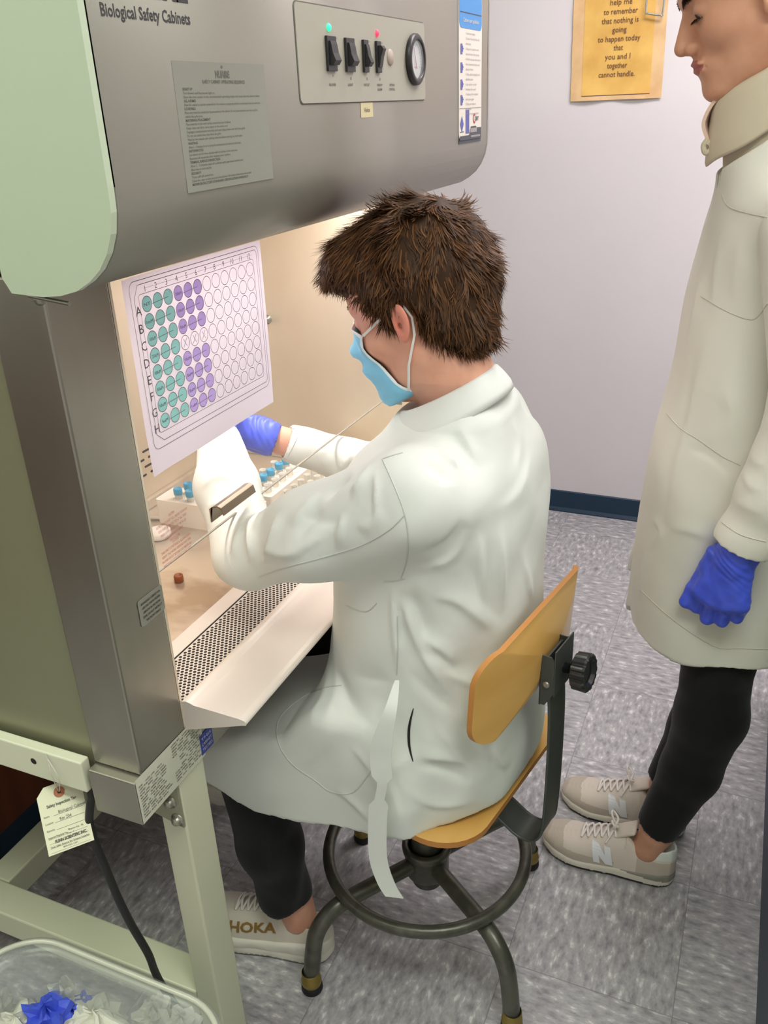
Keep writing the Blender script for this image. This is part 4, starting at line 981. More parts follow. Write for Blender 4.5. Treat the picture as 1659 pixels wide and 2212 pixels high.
# ---------------------------------------------------------------- head
def head_fn(O, R, neck=None, nose=1.0, jaw=1.0):
    O = np.array(O, float); Rm = np.array(R, float)
    def L(P): return ((P-O) @ Rm).astype(F32)
    def f(P):
        q = L(P); q[:, 1] = np.abs(q[:, 1])
        d = ell(q, (-.014, 0, .030), (.098, .076, .089))
        d = smin(d, ell(q, (.022, 0, -.028), (.062, .060, .090)), .03)
        d = smin(d, ell(q, (.040, 0, .035), (.050, .058, .050)), .03)             # forehead
        d = smin(d, rc(q, (.000, .052, -.060), (.060, .018, -.104), .018, .017), .03)   # jaw line
        d = smin(d, rc(q, (.072, 0, -.106), (.066, 0, -.110), .017, .016), .022)     # chin
        d = smin(d, rc(q, (.072, .0, -.066), (.072, .012, -.070), .022, .018), .02)     # mouth mound
        d = smin(d, ell(q, (.052, .040, -.030), (.026, .022, .020)), .025)            # cheek bone
        d = smin(d, rc(q, (.084, .012, .018), (.072, .042, .020), .008, .007), .014)   # brow ridge
        d = smax(d, -ell(q, (.098, .032, .001), (.020, .018, .013)), .010)           # eye socket
        # nose
        n_ = smin(rc(q, (.083, 0, .012), (.1070*nose, 0, -.036), .0072, .0090), rc(q, (.074, 0, .008), (.089, 0, -.040), .0100, .0140), .006)
        n_ = smin(n_, ell(q, (.1045*nose, 0, -.040), (.0115, .0105, .0090)), .004)
        n_ = smin(n_, ell(q, (.0925, .0130, -.0430), (.0120, .0072, .0090)), .0035)
        d = smin(d, n_, .0055)
        d = smax(d, -ell(q, (.0985, .0065, -.0525), (.0065, .0035, .0055)), .002)     # nostril
        d = smin(d, ell(q, (.0885, .0, -.0645), (.0090, .0290, .0050)), .004)        # upper lip
        d = smin(d, ell(q, (.0868, .0, -.0742), (.0092, .0255, .0056)), .004)        # lower lip
        d = smax(d, -rc(q, (.0975, 0, -.0692), (.080, .027, -.0700), .0014, .0011), .0015)
        # eyelids
        d = smin(d, ell(q, (.0705, .0325, .001), (.0158, .0165, .0140)), .004)
        d = smax(d, -ell(q, (.087, .0325, -.0065), (.012, .0130, .0032)), .0015)
        if neck is not None: d = smin(d, neck(P), .025)
        return d
    def ear(P):
        q = L(P); d = None
        for s in (1, -1):
            p = q.copy(); p[:, 1] *= s
            cy = .0790; tl_ = rotm(0, 0, R_(0))
            a = R_(4); ca, sa = math.cos(a), math.sin(a); p = p*A3(1.32, 1, 1.32)+A3(.0, 0, .004)
            x = (p[:, 0]+.006)*ca+(p[:, 2]+.012)*sa; z = -(p[:, 0]+.006)*sa+(p[:, 2]+.012)*ca; y = p[:, 1]-cy-.006-.35*np.clip(-x, -.01, .03)
            e = np.stack([x, y, z], 1)
            o = ell(e, (0, 0, .004), (.0185, .0052, .0300)); o = smin(o, ell(e, (.005, -.001, -.024), (.0100, .0048, .0110)), .008)
            o = smax(o, -ell(e, (.003, .0065, .002), (.0120, .0060, .0190)), .003)
            o = smin(o, rc(e, (-.006, .000, -.010), (-.008, .000, .012), .0025, .0022), .004)     # inner ridge
            o = smax(o, -ell(e, (.005, .003, -.004), (.0055, .008, .0065)), .002)
            o = smin(o, ell(e, (.013, .000, -.005), (.0035, .003, .005)), .003)
            o = o*.76; d = o if d is None else np.minimum(d, o)
        return d
    return f, ear, L

# ---------------------------------------------------------------- hand: wrist w, pointing dir, palm normal pn (palm side), thumb side ts
def hand_fn(w_, dr, pn, ts, curl, sc=1.0, thumb=(.6, .5), spread=.0, puff=.001, cuff=None):
    X = Vector(dr).normalized(); Z = Vector(pn); Z = (Z-X*Z.dot(X)).normalized(); Y = X.cross(Z).normalized()
    if Y.dot(Vector(ts)) < 0: Y = -Y
    W = Vector(w_); g = lambda x, y, z: tuple(W+(X*x+Y*y+Z*z)*sc)
    prim = []
    palm = [((.012, .0, 0), (.085, .024, -.001), .019, .0140), ((.012, 0, 0), (.088, .006, -.001), .018, .0140), ((.012, -.004, 0), (.085, -.013, -.001), .018, .0135), ((.012, -.006, 0), (.077, -.030, 0), .017, .0125), ((.018, .010, .006), (.050, .028, .006), .016, .013)]
    for a, b, ra, rb in palm: prim.append((g(*a), g(*b), (ra+puff)*sc, (rb+puff)*sc))
    fing = []
    for (by, ln, bx, r0), cu in zip(((.025, .078, .086, .0098), (.005, .086, .090, .0100), (-.014, .080, .086, .0096), (-.031, .064, .078, .0086)), curl):
        p = Vector((bx, by, 0)); ang = cu[0]; seg = [.46*ln, .31*ln, .25*ln]; pts = [g(*p)]; sy = spread*by/.03
        for k in range(3):
            if k: ang += cu[k]
            p = p+Vector((math.cos(ang), sy, math.sin(ang))).normalized()*seg[k]; pts.append(g(*p))
        fing.append((pts, [(r0+puff)*sc, (r0*.93+puff)*sc, (r0*.86+puff)*sc, (r0*.74+puff)*sc]))
    t0 = Vector((.026, .026, .006)); a, b = thumb
    t1 = t0+Vector((.040*math.cos(a), .040*math.sin(a)*.75, .014+.010*b)); t2 = t1+Vector((.030*math.cos(a*.5), .030*math.sin(a*.4), .014*b)); t3 = t2+Vector((.024*math.cos(a*.2), .024*math.sin(a*.1)-.004*b, .012*b))
    fing.append(([g(*t0), g(*t1), g(*t2), g(*t3)], [(.0150+puff)*sc, (.0118+puff)*sc, (.0105+puff)*sc, (.0085+puff)*sc]))
    def f(P):
        d = None
        for a, b, ra, rb in prim: e = rc(P, a, b, ra, rb); d = e if d is None else smin(d, e, .010*sc)
        for i, (pts, rr) in enumerate(fing):
            e = chain(P, pts, rr, .003*sc); d = smin(d, e, .0045*sc if i < 4 else .008*sc)
        return d
    return f, g

# ---------------------------------------------------------------- shoe in local axes: x from heel (0) to toe (.285), y left, z up
def shoe_fns(R, O, style):
    Rm = np.array(R, float); O = np.array(O, float)
    LN = .285
    def L(P): return ((P-O) @ Rm).astype(F32)
    def outl(q, k):
        x = q[:, 0]; hw = np.interp(x, [0, .01, .03, .07, .12, .18, .215, .245, .270, .285], np.array([.010, .022, .031, .034, .036, .046, .048, .043, .030, .008])*k)
        cy = np.interp(x, [0, .1, .2, .285], [0, .002, .001, -.008]); return np.abs(q[:, 1]-cy)-hw, x
    def sole(P):
        q = L(P); o, x = outl(q, 1.13 if style == 'runner' else 1.05); ends = np.maximum(-x+.000, x-LN); lo = np.interp(x, [0, .03, .2, .25, LN], [.010, .0, .0, .004, .022] if style == 'runner' else [.005, 0, 0, .003, .014])
        hi = np.interp(x, [0, .05, .12, .2, LN], [.060, .052, .042, .038, .046] if style == 'runner' else [.040, .034, .026, .022, .030])
        dz = np.maximum(lo-q[:, 2], q[:, 2]-hi); d = smax(smax(o, ends, .012), dz, .010)
        if style == 'runner':   # grooves and waves round the foam
            d = d+.0012*np.sin(x*95)*np.exp(-((q[:, 2]-.022)/.010)**2)+.0016*np.exp(-((q[:, 2]-np.interp(x, [0, .1, .2, .3], [.030, .022, .020, .026]))/.0022)**2)
        return d*.8
    def upper(P, grow=0.):
        q = L(P); x = q[:, 0]; z = q[:, 2]
        top = np.interp(x, [0, .012, .04, .075, .10, .125, .16, .20, .24, .265, LN], [.092, .100, .092, .080, .104, .106, .096, .084, .069, .056, .034] if style == 'runner' else [.092, .100, .092, .078, .100, .098, .080, .063, .052, .044, .026])
        o, _ = outl(q, .97); hw = np.interp(x, [0, .01, .03, .07, .12, .18, .215, .245, .270, .285], np.array([.010, .022, .031, .034, .036, .046, .048, .043, .030, .008])*.97)
        t = np.clip((z-.022)/np.maximum(top-.022, .01), 0, 1.3); fr = np.where(x < .10, 1-.34*t**2, np.sqrt(np.clip(1-t**2.6, 0, 1))*.92+.08)
        cy = np.interp(x, [0, .1, .2, .285], [0, .002, .001, -.008]); side = np.abs(q[:, 1]-cy)-hw*fr
        d = smax(smax(side, np.maximum(-x+.001, x-LN+.002), .012), z-top, .008); d = np.maximum(d, .012-z)
        # foot opening
        d = smax(d, -ell(q, (.052, 0, .118), (.050, .0250, .060)), .004)
        return d*.75-grow
    return sole, upper, L
# ================================================================ materials for people
def skin_mat(name, rgb, rgb2, red=.3):
    m = mat(name, rgb, .5, noise=(rgb2, 22, 5, S1, .35, .7), bump=(380, .12, .0006, S1)); b = m.node_tree.nodes['Principled BSDF']
    b.inputs['Subsurface Weight'].default_value = .18; b.inputs['Subsurface Radius'].default_value = (.012, .005, .003); b.inputs['Subsurface Scale'].default_value = .5
    return m
def cloth_mat(name, rgb, rough=.85, sc=55, st=.25, dist=.004, rgb2=None):
    m = mat(name, rgb, rough, spec=.2, noise=(rgb2 or rgb, 3, 3, S1, .3, .7)); nt = m.node_tree; b = nt.nodes['Principled BSDF']; tc = [n for n in nt.nodes if n.type == 'TEX_COORD'][0]
    n1 = nt.nodes.new('ShaderNodeTexNoise'); n1.inputs['Scale'].default_value = sc*.16; n1.inputs['Detail'].default_value = 3; n1.inputs['Distortion'].default_value = .8
    n2 = nt.nodes.new('ShaderNodeTexNoise'); n2.inputs['Scale'].default_value = sc*22; n2.inputs['Detail'].default_value = 1
    b1 = nt.nodes.new('ShaderNodeBump'); b1.inputs['Strength'].default_value = st; b1.inputs['Distance'].default_value = dist*2
    b2 = nt.nodes.new('ShaderNodeBump'); b2.inputs['Strength'].default_value = .25; b2.inputs['Distance'].default_value = .0003
    for n in (n1, n2): nt.links.new(tc.outputs['Object'], n.inputs[0])
    nt.links.new(n1.outputs[0], b1.inputs['Height']); nt.links.new(n2.outputs[0], b2.inputs['Height']); nt.links.new(b1.outputs[0], b2.inputs['Normal']); nt.links.new(b2.outputs[0], b.inputs['Normal'])
    b.inputs['Sheen Weight'].default_value = .1
    return m
skin_m = skin_mat('skin_fair', (226, 172, 146), (214, 154, 128)); skin_w = skin_mat('skin_tan', (214, 160, 130), (200, 144, 114))
ear_m = skin_mat('ear_skin', (226, 150, 128), (212, 128, 108))
coatm = cloth_mat('white_coat_cloth', (219, 223, 217), rgb2=(216, 220, 214)); coat_seam = mat('coat_stitching', (196, 200, 194), .8)
coatw = cloth_mat('cream_white_coat_cloth', (224, 222, 210), rgb2=(221, 219, 207))
blackc = cloth_mat('black_cloth', (24, 24, 26), .75, 40, .3); legg = cloth_mat('black_leggings', (20, 20, 22), .7, 30, .1)
nit = mat('blue_glove', (70, 92, 222), .38, bump=(55, .35, .004, S1), spec=.5)
def hairm(n, c, r=.6): return mat(n, c, r, spec=.22)
H1, H2, H3 = hairm('hair_dark', (58, 38, 22)), hairm('hair_brown', (82, 54, 32)), hairm('hair_light', (108, 72, 42))

def strands(name, seeds, length, flow, offs, mats, wts, parent, w0=.0011, seg=7, seed=3):
    """tapered hair ribbons: seeds [(pos, normal)], flow(p, n, t)->direction"""
    rn = np.random.RandomState(seed); V = []; Fc = []; MI = []
    P = np.array([s[0] for s in seeds]); N = np.array([s[1] for s in seeds]); n = len(P); ln = length*(.7+.6*rn.rand(n)); pos = P.copy(); clump = rn.normal(0, .16, (n, 3))
    cell = np.round(P/.022).astype(int); key = (cell[:, 0]*73856093 ^ cell[:, 1]*19349663 ^ cell[:, 2]*83492791) % 9973
    cr = np.random.RandomState(5).normal(0, .30, (9973, 3)); clump = clump+cr[key]
    side0 = None; rows = []
    d = np.zeros_like(P)
    for k in range(seg+1):
        t = k/seg; f = flow(pos, N, t)+clump*(.4+t); f /= np.linalg.norm(f, axis=1)[:, None]+1e-9; d = f if k == 0 else d*.5+f*.5
        sd = np.cross(d, N); sd /= np.linalg.norm(sd, axis=1)[:, None]+1e-9; wd = w0*(1-t)**.6*(1 if k else .7)
        rows.append((pos-sd*wd, pos+sd*wd)); pos = pos+d*(ln/seg)[:, None]
    A = np.stack([np.stack(r, 1) for r in rows], 1)       # n, seg+1, 2, 3
    V = A.reshape(-1, 3); base = np.arange(n)*(seg+1)*2; F = []
    for k in range(seg): F.append(np.stack([base+2*k, base+2*k+1, base+2*k+3, base+2*k+2], 1))
    Fq = np.stack(F, 1).reshape(-1, 4); mi = np.repeat(rn.choice(len(mats), n, p=wts), seg)
    return mesh_np(name, V, Fq, mats, parent, mi, True)

def tosig(V, lo, hi): return ((V > lo) & (V < hi)).all(1)

# ================================================================ SEATED PERSON
HO = (-.436, 1.120, 1.232); HR = rotm(math.pi, R_(20)); HOv = np.array(HO)
def hw(x, y, z): return tuple(HOv+HR @ np.array([x, y, z]))
def neck_m(P):
    return smin(rc(P, (-.405, 1.120, 1.185), (-.362, 1.120, 1.07), .056, .058), rc(P, (-.37, 1.12, 1.05), (-.37, 1.02, 1.0), .05, .04), .03)
hfn, efn, HL = head_fn(HO, HR, neck_m)
NS, NE, NW = (-.385, .955, 1.010), (-.640, .942, .892), (-.780, 1.100, .996)
FS, FE, FW = (-.395, 1.290, 1.015), (-.590, 1.335, .872), (-.733, 1.251, .942)
HIPn, KNn, ANn = (-.42, 1.03, .545), (-.715, .975, .475), (-.655, .985, .085)
HIPf, KNf, ANf = (-.42, 1.21, .545), (-.725, 1.265, .500), (-1.02, 1.255, .115)
def body_m(P):
    d = hfn(P)
    t = stack(P, [(.50, -.40, 1.12, .12, .15), (.75, -.40, 1.12, .11, .14), (.95, -.385, 1.12, .11, .15), (.99, -.375, 1.12, .08, .12)], 2.2); d = smin(d, t, .04)
    for s, e, w_ in ((NS, NE, NW), (FS, FE, FW)):
        d = smin(d, chain(P, [(-.375, s[1]*.6+1.12*.4, 1.00), s, e], [.04, .042, .034], .02), .03); d = smin(d, rc(P, e, tuple(np.array(w_)+(np.array(w_)-np.array(e))*.28), .033, .0245), .01)
    for h_, k_, a_ in ((HIPn, KNn, ANn), (HIPf, KNf, ANf)):
        d = smin(d, chain(P, [h_, k_, a_], [.060, .044, .033], .02), .03)
    return d
V1, Q1 = surface(lambda P: np.minimum(body_m(P), 9), (-.60, 1.00, 1.088), (-.30, 1.24, 1.372), .0026)
V2, Q2 = surface(body_m, (-1.09, .86, .05), (-.2, 1.44, 1.100), .008)
V3, Q3 = surface(efn, (-.50, 1.00, 1.15), (-.38, 1.24, 1.28), .0016)
Vb = np.concatenate([V1, V2, V3]); Qb = np.concatenate([Q1, Q2+len(V1), Q3+len(V1)+len(V2)])
mi = np.concatenate([np.zeros(len(Q1)+len(Q2)), np.ones(len(Q3))])
man = mesh_np('person', Vb, Qb, [skin_m, ear_m], None, mi); rebase(man, (-.5, 1.12, .0))
tag(man, 'seated person in white lab coat and blue face mask with arms inside the cabinet', 'person')
# ---- hair volume and strands
def hair_vol(P):
    q = HL(P); y = np.abs(q[:, 1]); x = q[:, 0]; z = q[:, 2]
    d = ell(q, (-.0155, 0, .032), (.106, .086, .103)); d = smin(d, ell(q, (.058, 0, .078), (.056, .062, .042)), .03)
    d = smin(d, ell(q, (-.062, 0, -.03), (.034, .060, .058)), .03)
    line = np.interp(x, [-.13, -.10, -.060, -.030, -.022, .006, .012, .022, .032, .060, .085, .14], [-.076, -.078, -.074, -.048, .014, .022, .000, -.002, .026, .052, .066, .072])
    d = smax(d, (line-z)*.9, .006)
    return d+.0022*np.sin(x*150+z*60)*np.sin(q[:, 1]*120+z*90)
VH, QH = surface(hair_vol, (-.62, .98, 1.08), (-.28, 1.26, 1.42), .0035)
hair = mesh_np('hair', VH, QH, [H1], man)
hair['label'] = 'short thick brown hair'
NH = vnormals(VH, QH); rn = np.random.RandomState(11)
qh = (VH-HOv) @ HR
keepm = (qh[:, 2] > -.082); idx = np.where(keepm)[0]; idx = idx[rn.randint(0, len(idx), 34000)]
seeds = [(VH[i]-NH[i]*.0025+rn.normal(0, .0012, 3), NH[i]) for i in idx]
whorl = HOv+HR @ np.array([-.085, .012, .105]); hf, hl, hu = HR[:, 0], HR[:, 1], HR[:, 2]
def flow_m(p, n, t):
    r = p-whorl; q = (p-HOv) @ HR
    f = r/(np.linalg.norm(r, axis=1)[:, None]+.01)
    f = f+np.cross(n, r)/(np.linalg.norm(r, axis=1)[:, None]+.02)*.35
    side = np.clip(np.abs(q[:, 1])/.07, 0, 1)[:, None]
    f = f+hf*(.55*np.clip(q[:, 0]+.04, 0, .1)[:, None]*10*(1-side*.7))-hu*(.75*side+.45*np.clip(-q[:, 0]/.1, 0, 1)[:, None]+t*.5*np.clip((q[:, 0]-.06)*14, 0, 1)[:, None]) - np.array([0, 0, 1.])*(.15+.35*t)
    f = f-n*(f*n).sum(1)[:, None]*(.92-.25*t)
    f = f/(np.linalg.norm(f, axis=1)[:, None]+1e-9)
    return f+n*(.11-.17*t)
strands('hair_strands', seeds, .030, flow_m, 0, [H1, H2, H3], [.28, .50, .22], hair, .0014, 7)
# fringe hanging over the forehead
fi = np.where((qh[:, 0] > .075) & (qh[:, 2] > .060) & (qh[:, 2] < .110) & (np.abs(qh[:, 1]) < .06))[0]; fi = fi[rn.randint(0, len(fi), 1500)]
def flow_f(p, n, t): return np.zeros_like(p)+hf*(.75-.5*t)-hu*(.35+.9*t)+n*.15
strands('fringe', [(VH[i]-NH[i]*.006, NH[i]) for i in fi], .026, flow_f, 0, [H2, H3, hairm('hair_golden', (164, 112, 66))], [.3, .45, .25], hair, .0009, 6, 9)
# eyebrow and eye of the turned face
eyem = mat('eye_white', (226, 222, 216), .2)
for s in (1, -1):
    mb = MB(); mb.lathe([(0, -.010), (.0106, -.004), (.0112, 0), (.0100, .005), (.006, .0095), (0, .011)], hw(.074, .0325*s, -.001), tuple(HR[:, 0]), 16); mb.build('eyeball', eyem, man)
for s in (1, -1):
    bi = []
    for _ in range(260):
        u = rn.rand(); bi.append((np.array(hw(.094-.024*u*u-.003, s*(.014+.036*u), .0205+.0045*math.sin(u*2.4)+rn.normal(0, .0016))), HR[:, 0]))
    strands('eyebrow', bi, .008, lambda p, n, t: np.zeros_like(p)+hl*np.sign(((p-HOv) @ HR)[:, 1])[:, None]*1.+hu*.3, 0, [H1], [1.], man, .0005, 3, 4)

# ---- face mask
NA, NB = 34, 22
def mask_pt(a, b):      # a -1..1 across, b 0 top .. 1 bottom
    z = -.004-.098*b; ph = a*R_(46-6*math.sin(b*3.1)+24*b**2.5); zz = z+(.010*(1-abs(a)**1.5))*(1-b)-.010*(1-b)*abs(a)**2
    o = np.array([.010-.0*b, 0, zz]); dr = np.array([math.cos(ph), math.sin(ph), -.55*max(0, b-.75)*2]); dr /= np.linalg.norm(dr)
    lo_, hi_ = .02, .15
    ts = np.linspace(lo_, hi_, 60); W = (HOv+(o[None]+ts[:, None]*dr) @ HR.T).astype(F32); dd = hfn0(W); k = np.where(dd < 0)[0]; t = ts[k[-1]] if len(k) else .06
    return o, dr, t
hfn0, _, _ = head_fn(HO, HR, None)
T = np.zeros((NA+1, NB+1)); OD = {}
for i in range(NA+1):
    for j in range(NB+1): o, dr, t = mask_pt(-1+2*i/NA, j/NB); T[i, j] = t; OD[i, j] = (o, dr)
T2 = T.copy()
for _ in range(5):    # stretched cloth bridges the hollows beside the nose and mouth
    S_ = T2.copy(); S_[1:-1] = np.maximum(S_[1:-1], (T2[:-2]+T2[2:])/2); S_[:, 1:-1] = np.maximum(S_[:, 1:-1], (S_[:, :-2]+S_[:, 2:])/2); T2 = S_
for _ in range(3):
    S_ = T2.copy(); S_[1:-1, 1:-1] = (T2[:-2, 1:-1]+T2[2:, 1:-1]+T2[1:-1, :-2]+T2[1:-1, 2:]+2*T2[1:-1, 1:-1])/6; T2 = np.maximum(S_, T)
mb = MB(); vs = []
for j in range(NB+1):
    for i in range(NA+1):
        o, dr = OD[i, j]; b = j/NB; a = -1+2*i/NA
        pl = .0022*math.sin(b*21)*(1-abs(a)**3)*(.1 < b < .92); ed = .0045+.0035*(1-abs(a)**4)+.007*b*(1-abs(a)**4)
        p = HOv+HR @ (o+dr*(T2[i, j]+ed+pl)); vs.append(tuple(p))
mw = NA+1; fa = []; 
for j in range(NB):
    for i in range(NA):
        e = j == 0 or i == 0 or i == NA-1 or j == NB-1 and False
        mb.add([vs[j*mw+i], vs[j*mw+i+1], vs[(j+1)*mw+i+1], vs[(j+1)*mw+i]], [(0, 3, 2, 1)], 1 if (j == 0 or i == 0 or i == NA-1) else 0, True)
msk = mb.build('face_mask', [cloth_mat('mask_blue', (134, 204, 236), .8, 90, .3, .003), mat('mask_edge', (228, 234, 238), .8)], man)
bm_w = msk.modifiers.new('weld', 'WELD'); bm_w.merge_threshold = .0002
sd_ = msk.modifiers.new('thickness', 'SOLIDIFY'); sd_.thickness = .0012; sd_.offset = 0
elast = mat('elastic_white', (232, 230, 226), .8)
for s in (1, -1):
    mb = MB(); i = NA if s > 0 else 0; up_ = Vector(vs[0*mw+i]); lo_ = Vector(vs[(NB-2)*mw+i]); e1 = Vector(hw(.004, .0800*s, .009)); e2 = Vector(hw(-.012, .0795*s, .010)); e3 = Vector(hw(-.018, .0770*s, -.010)); e4 = Vector(hw(-.014, .0790*s, -.032))
    out_ = Vector(HR[:, 1])*s
    mb.ribbon([up_-out_*.001, up_.lerp(e1, .5)+out_*.004, e1, e2], [.0020, .0018, .0016, .0014], tuple(Vector(HR[:, 2])+Vector(HR[:, 0])*.6), .0005)
    mb.ribbon([e2, e3, e4, e4.lerp(lo_, .5)+out_*.012, lo_+out_*.0035], [.0014, .0014, .0018, .0020, .0022], tuple(HR[:, 0]), .0005); mb.build('ear_loop', elast, man)


# ---- lab coat
PHI = R_(-6)
def coat_m(P):
    t = stack(P, [(.44, -.412, 1.125, .150, .190), (.50, -.410, 1.125, .160, .200), (.60, -.412, 1.122, .164, .196), (.74, -.412, 1.120, .155, .186), (.86, -.405, 1.120, .146, .186), (.96, -.398, 1.122, .138, .196), (1.02, -.392, 1.122, .120, .188), (1.055, -.386, 1.121, .096, .128), (1.080, -.388, 1.120, .076, .088)], 2.4, PHI)
    d = t
    d = smin(d, rc(P, (-.372, 1.120, 1.036), (-.383, .965, 1.012), .046, .056), .03); d = smin(d, rc(P, (-.372, 1.12, 1.036), (-.385, 1.28, 1.01), .046, .054), .03)
    d = smin(d, chain(P, [NS, (-.53, .945, .943), NE], [.072, .062, .0500], .03), .030)
    d = smin(d, chain(P, [NE, (-.720, 1.020, .955), NW], [.0500, .047, .035], .02), .015)
    d = smin(d, chain(P, [FS, (-.50, 1.315, .955), FE], [.068, .060, .052], .03), .03); d = smin(d, chain(P, [FE, FW], [.048, .034], .02), .02)
    # skirt over thighs and seat
    sk = [(-.735, .395), (-.765, .445), (-.778, .520), (-.758, .548), (-.70, .562), (-.60, .600), (-.54, .66), (-.45, .66), (-.40, .60), (-.38, .52), (-.38, .42), (-.45, .40), (-.60, .39)]
    s_ = extr(P, sk, 1, .897, 1.165, .022)
    th = smin(rc(P, HIPn, (-.705, .968, .480), .088, .072), rc(P, HIPf, (-.50, 1.215, .53), .090, .080), .03)
    s_ = smin(s_, th, .03); d = smin(d, s_, .045); hem = np.where(P[:, 0] > -.658, .424+.145*(P[:, 0]+.658), .424-.44*(P[:, 0]+.658)); d = np.maximum(d, np.maximum(hem, np.where(P[:, 0] > -.63, .4605*(P[:, 1] > .955), 0))-P[:, 2])
    # sleeve mouths
    for w_, e in ((NW, NE), (FW, FE)):
        v = np.array(w_)-np.array(e); v = v/np.linalg.norm(v); d = smax(d, ((P-np.array(w_)) @ v).astype(F32)-.002 if False else -rc(P, tuple(np.array(w_)-v*.012), tuple(np.array(w_)+v*.09), .0270, .029), .003)
        cut = ((P-(np.array(w_)+v*.012)) @ v).astype(F32); near = np.linalg.norm(P-np.array(w_), axis=1) < .10; d = np.where(near, np.maximum(d, cut), d)
    d = smin(d, rc(P, (-.345, 1.075, 1.072), (-.345, 1.165, 1.072), .044, .044), .03)
    # neck opening
    d = smax(d, -rc(P, (-.385, 1.12, 1.085), (-.43, 1.12, 1.25), .0585, .072), .004)
    return d
VC, QC = surface(coat_m, (-.86, .83, .38), (-.19, 1.43, 1.14), .0040)
NC = vnormals(VC, QC)
def undul(V, N, k=1.):
    x, y, z = V.T
    return V+N*(k*(.0015*np.sin(x*31+z*17+2.1*np.sin(y*19+z*11))*np.sin(z*14+y*23)+.0012*np.sin(x*57-z*43+y*31)))[:, None]
VC = undul(VC, NC); tc_ = bvh(VC, QC)
FL = [([(541, 1112), (540, 1163), (543, 1226)], .0055, .0065), ([(517, 1135), (508, 1169), (500, 1209)], .004, .006), ([(601, 1106), (589, 1157), (565, 1230)], .0055, .0065), ([(548, 1150), (562, 1118), (572, 1100)], .004, .005),
      ([(625, 1142), (659, 1103), (692, 1061)], .0055, .008), ([(743, 1106), (734, 1139), (731, 1190)], .005, .006), ([(799, 1002), (777, 1046), (757, 1056)], .007, .009), ([(812, 1012), (812, 1075), (814, 1133)], .004, .005),
      ([(700, 1085), (730, 1050), (760, 1030)], -.006, .010), ([(640, 1170), (670, 1130), (700, 1100)], -.004, .008), 
      ([(905, 1000), (950, 1020), (960, 1050)], -.005, .012), ([(987, 915), (1012, 965), (1034, 1013)], .005, .010), ([(940, 960), (965, 990), (991, 1010)], .005, .008), ([(1002, 1118), (966, 1173), (886, 1205)], -.005, .014), ([(1010, 1140), (975, 1200), (900, 1235)], .005, .012),
      ([(1031, 1136), (1036, 1230), (1041, 1324)], .0045, .007), ([(1052, 1150), (1058, 1240), (1064, 1330)], -.0035, .010), ([(1081, 1118), (1083, 1230), (1085, 1343)], .0045, .007),
      ([(843, 1262), (870, 1310), (893, 1364), (930, 1440), (985, 1520)], .007, .012), ([(870, 1270), (900, 1330), (940, 1400)], -.005, .012), ([(900, 1400), (960, 1430), (1010, 1480)], -.005, .012), ([(906, 1370), (960, 1410), (984, 1445)], .005, .009),
      ([(845, 1260), (850, 1330), (858, 1460)], .0045, .006), ([(862, 1270), (866, 1340), (862, 1400)], -.004, .008), ([(880, 1250), (905, 1340), (925, 1420)], -.003, .010),
      ([(730, 1440), (742, 1500), (765, 1535), (823, 1585)], -.009, .012), ([(745, 1460), (800, 1470), (850, 1470)], -.003, .014),
      ([(1000, 1570), (1040, 1610), (1060, 1650)], .006, .010), ([(890, 1652), (960, 1665), (1020, 1690)], -.005, .012), ([(905, 1640), (960, 1640), (1010, 1650)], .004, .008), ([(930, 1560), (1000, 1640), (1030, 1720)], .004, .012), ([(1060, 1600), (1075, 1640), (1100, 1660)], .006, .010),
      ([(1010, 1190), (1040, 1290), (1100, 1350)], -.005, .014), ([(930, 1290), (990, 1300), (1080, 1380)], .006, .012), ([(950, 1450), (1020, 1480), (1040, 1540)], .006, .012), ([(880, 1440), (930, 1500), (1010, 1560)], -.005, .014), ([(560, 1200), (640, 1190), (720, 1140)], .005, .010), ([(640, 1110), (700, 1130), (760, 1120)], -.004, .010), ([(830, 1100), (800, 1130), (770, 1140)], .004, .009), ([(755, 1610), (800, 1660), (830, 1740)], .0035, .008), ([(720, 1700), (770, 1740), (800, 1780)], .003, .008), ([(600, 1700), (700, 1600), (760, 1530)], .003, .02), ([(500, 1650), (560, 1600), (640, 1560)], -.003, .02), ([(860, 1700), (940, 1740), (1040, 1730)], .004, .010), ([(840, 1660), (860, 1720), (870, 1770)], -.003, .008),
      ([(455, 1010), (470, 960), (480, 950)], .003, .006), ([(430, 1060), (470, 1030), (520, 1040)], .003, .007), ([(445, 1100), (480, 1085), (530, 1070)], .0035, .006), ([(690, 960), (700, 1000), (720, 1050)], .003, .006), ([(760, 970), (740, 1010), (735, 1050)], .004, .006), ([(560, 1170), (610, 1200), (660, 1190)], .003, .008),
      ([(1100, 900), (1120, 960), (1110, 1040)], .003, .012), ([(1150, 960), (1120, 1060), (1060, 1110)], .004, .014), ([(1120, 1180), (1140, 1260), (1150, 1300)], .004, .009)]
VC = folds(VC, QC, tc_, [(a, b*(1.35 if c < .009 else 1.1), c*.72) for a, b, c in FL]); VC = relax(VC, QC, 1, .3)
coat = mesh_np('lab_coat', VC, QC, [coatm], man); coat['label'] = 'white lab coat of the seated person'
tc_ = bvh(VC, QC)
for pts in ([(826, 992), (852, 1050), (874, 1110), (882, 1165), (878, 1215), (866, 1250)], [(874, 1113), (840, 1145), (780, 1178), (700, 1203), (620, 1225), (560, 1245)], [(826, 992), (845, 985), (870, 978)], [(858, 1330), (859, 1400), (857, 1458)], [(1066, 842), (1010, 862), (952, 890)],
            [(874, 1250), (850, 1255), (830, 1256)], [(748, 1308), (790, 1321), (814, 1303)], [(640, 915), (625, 945), (608, 978)], [(655, 915), (640, 950), (622, 985)]):
    sm = MB(); seam(sm, tc_, pts); sm.v and sm.build('seam', coat_seam, coat)
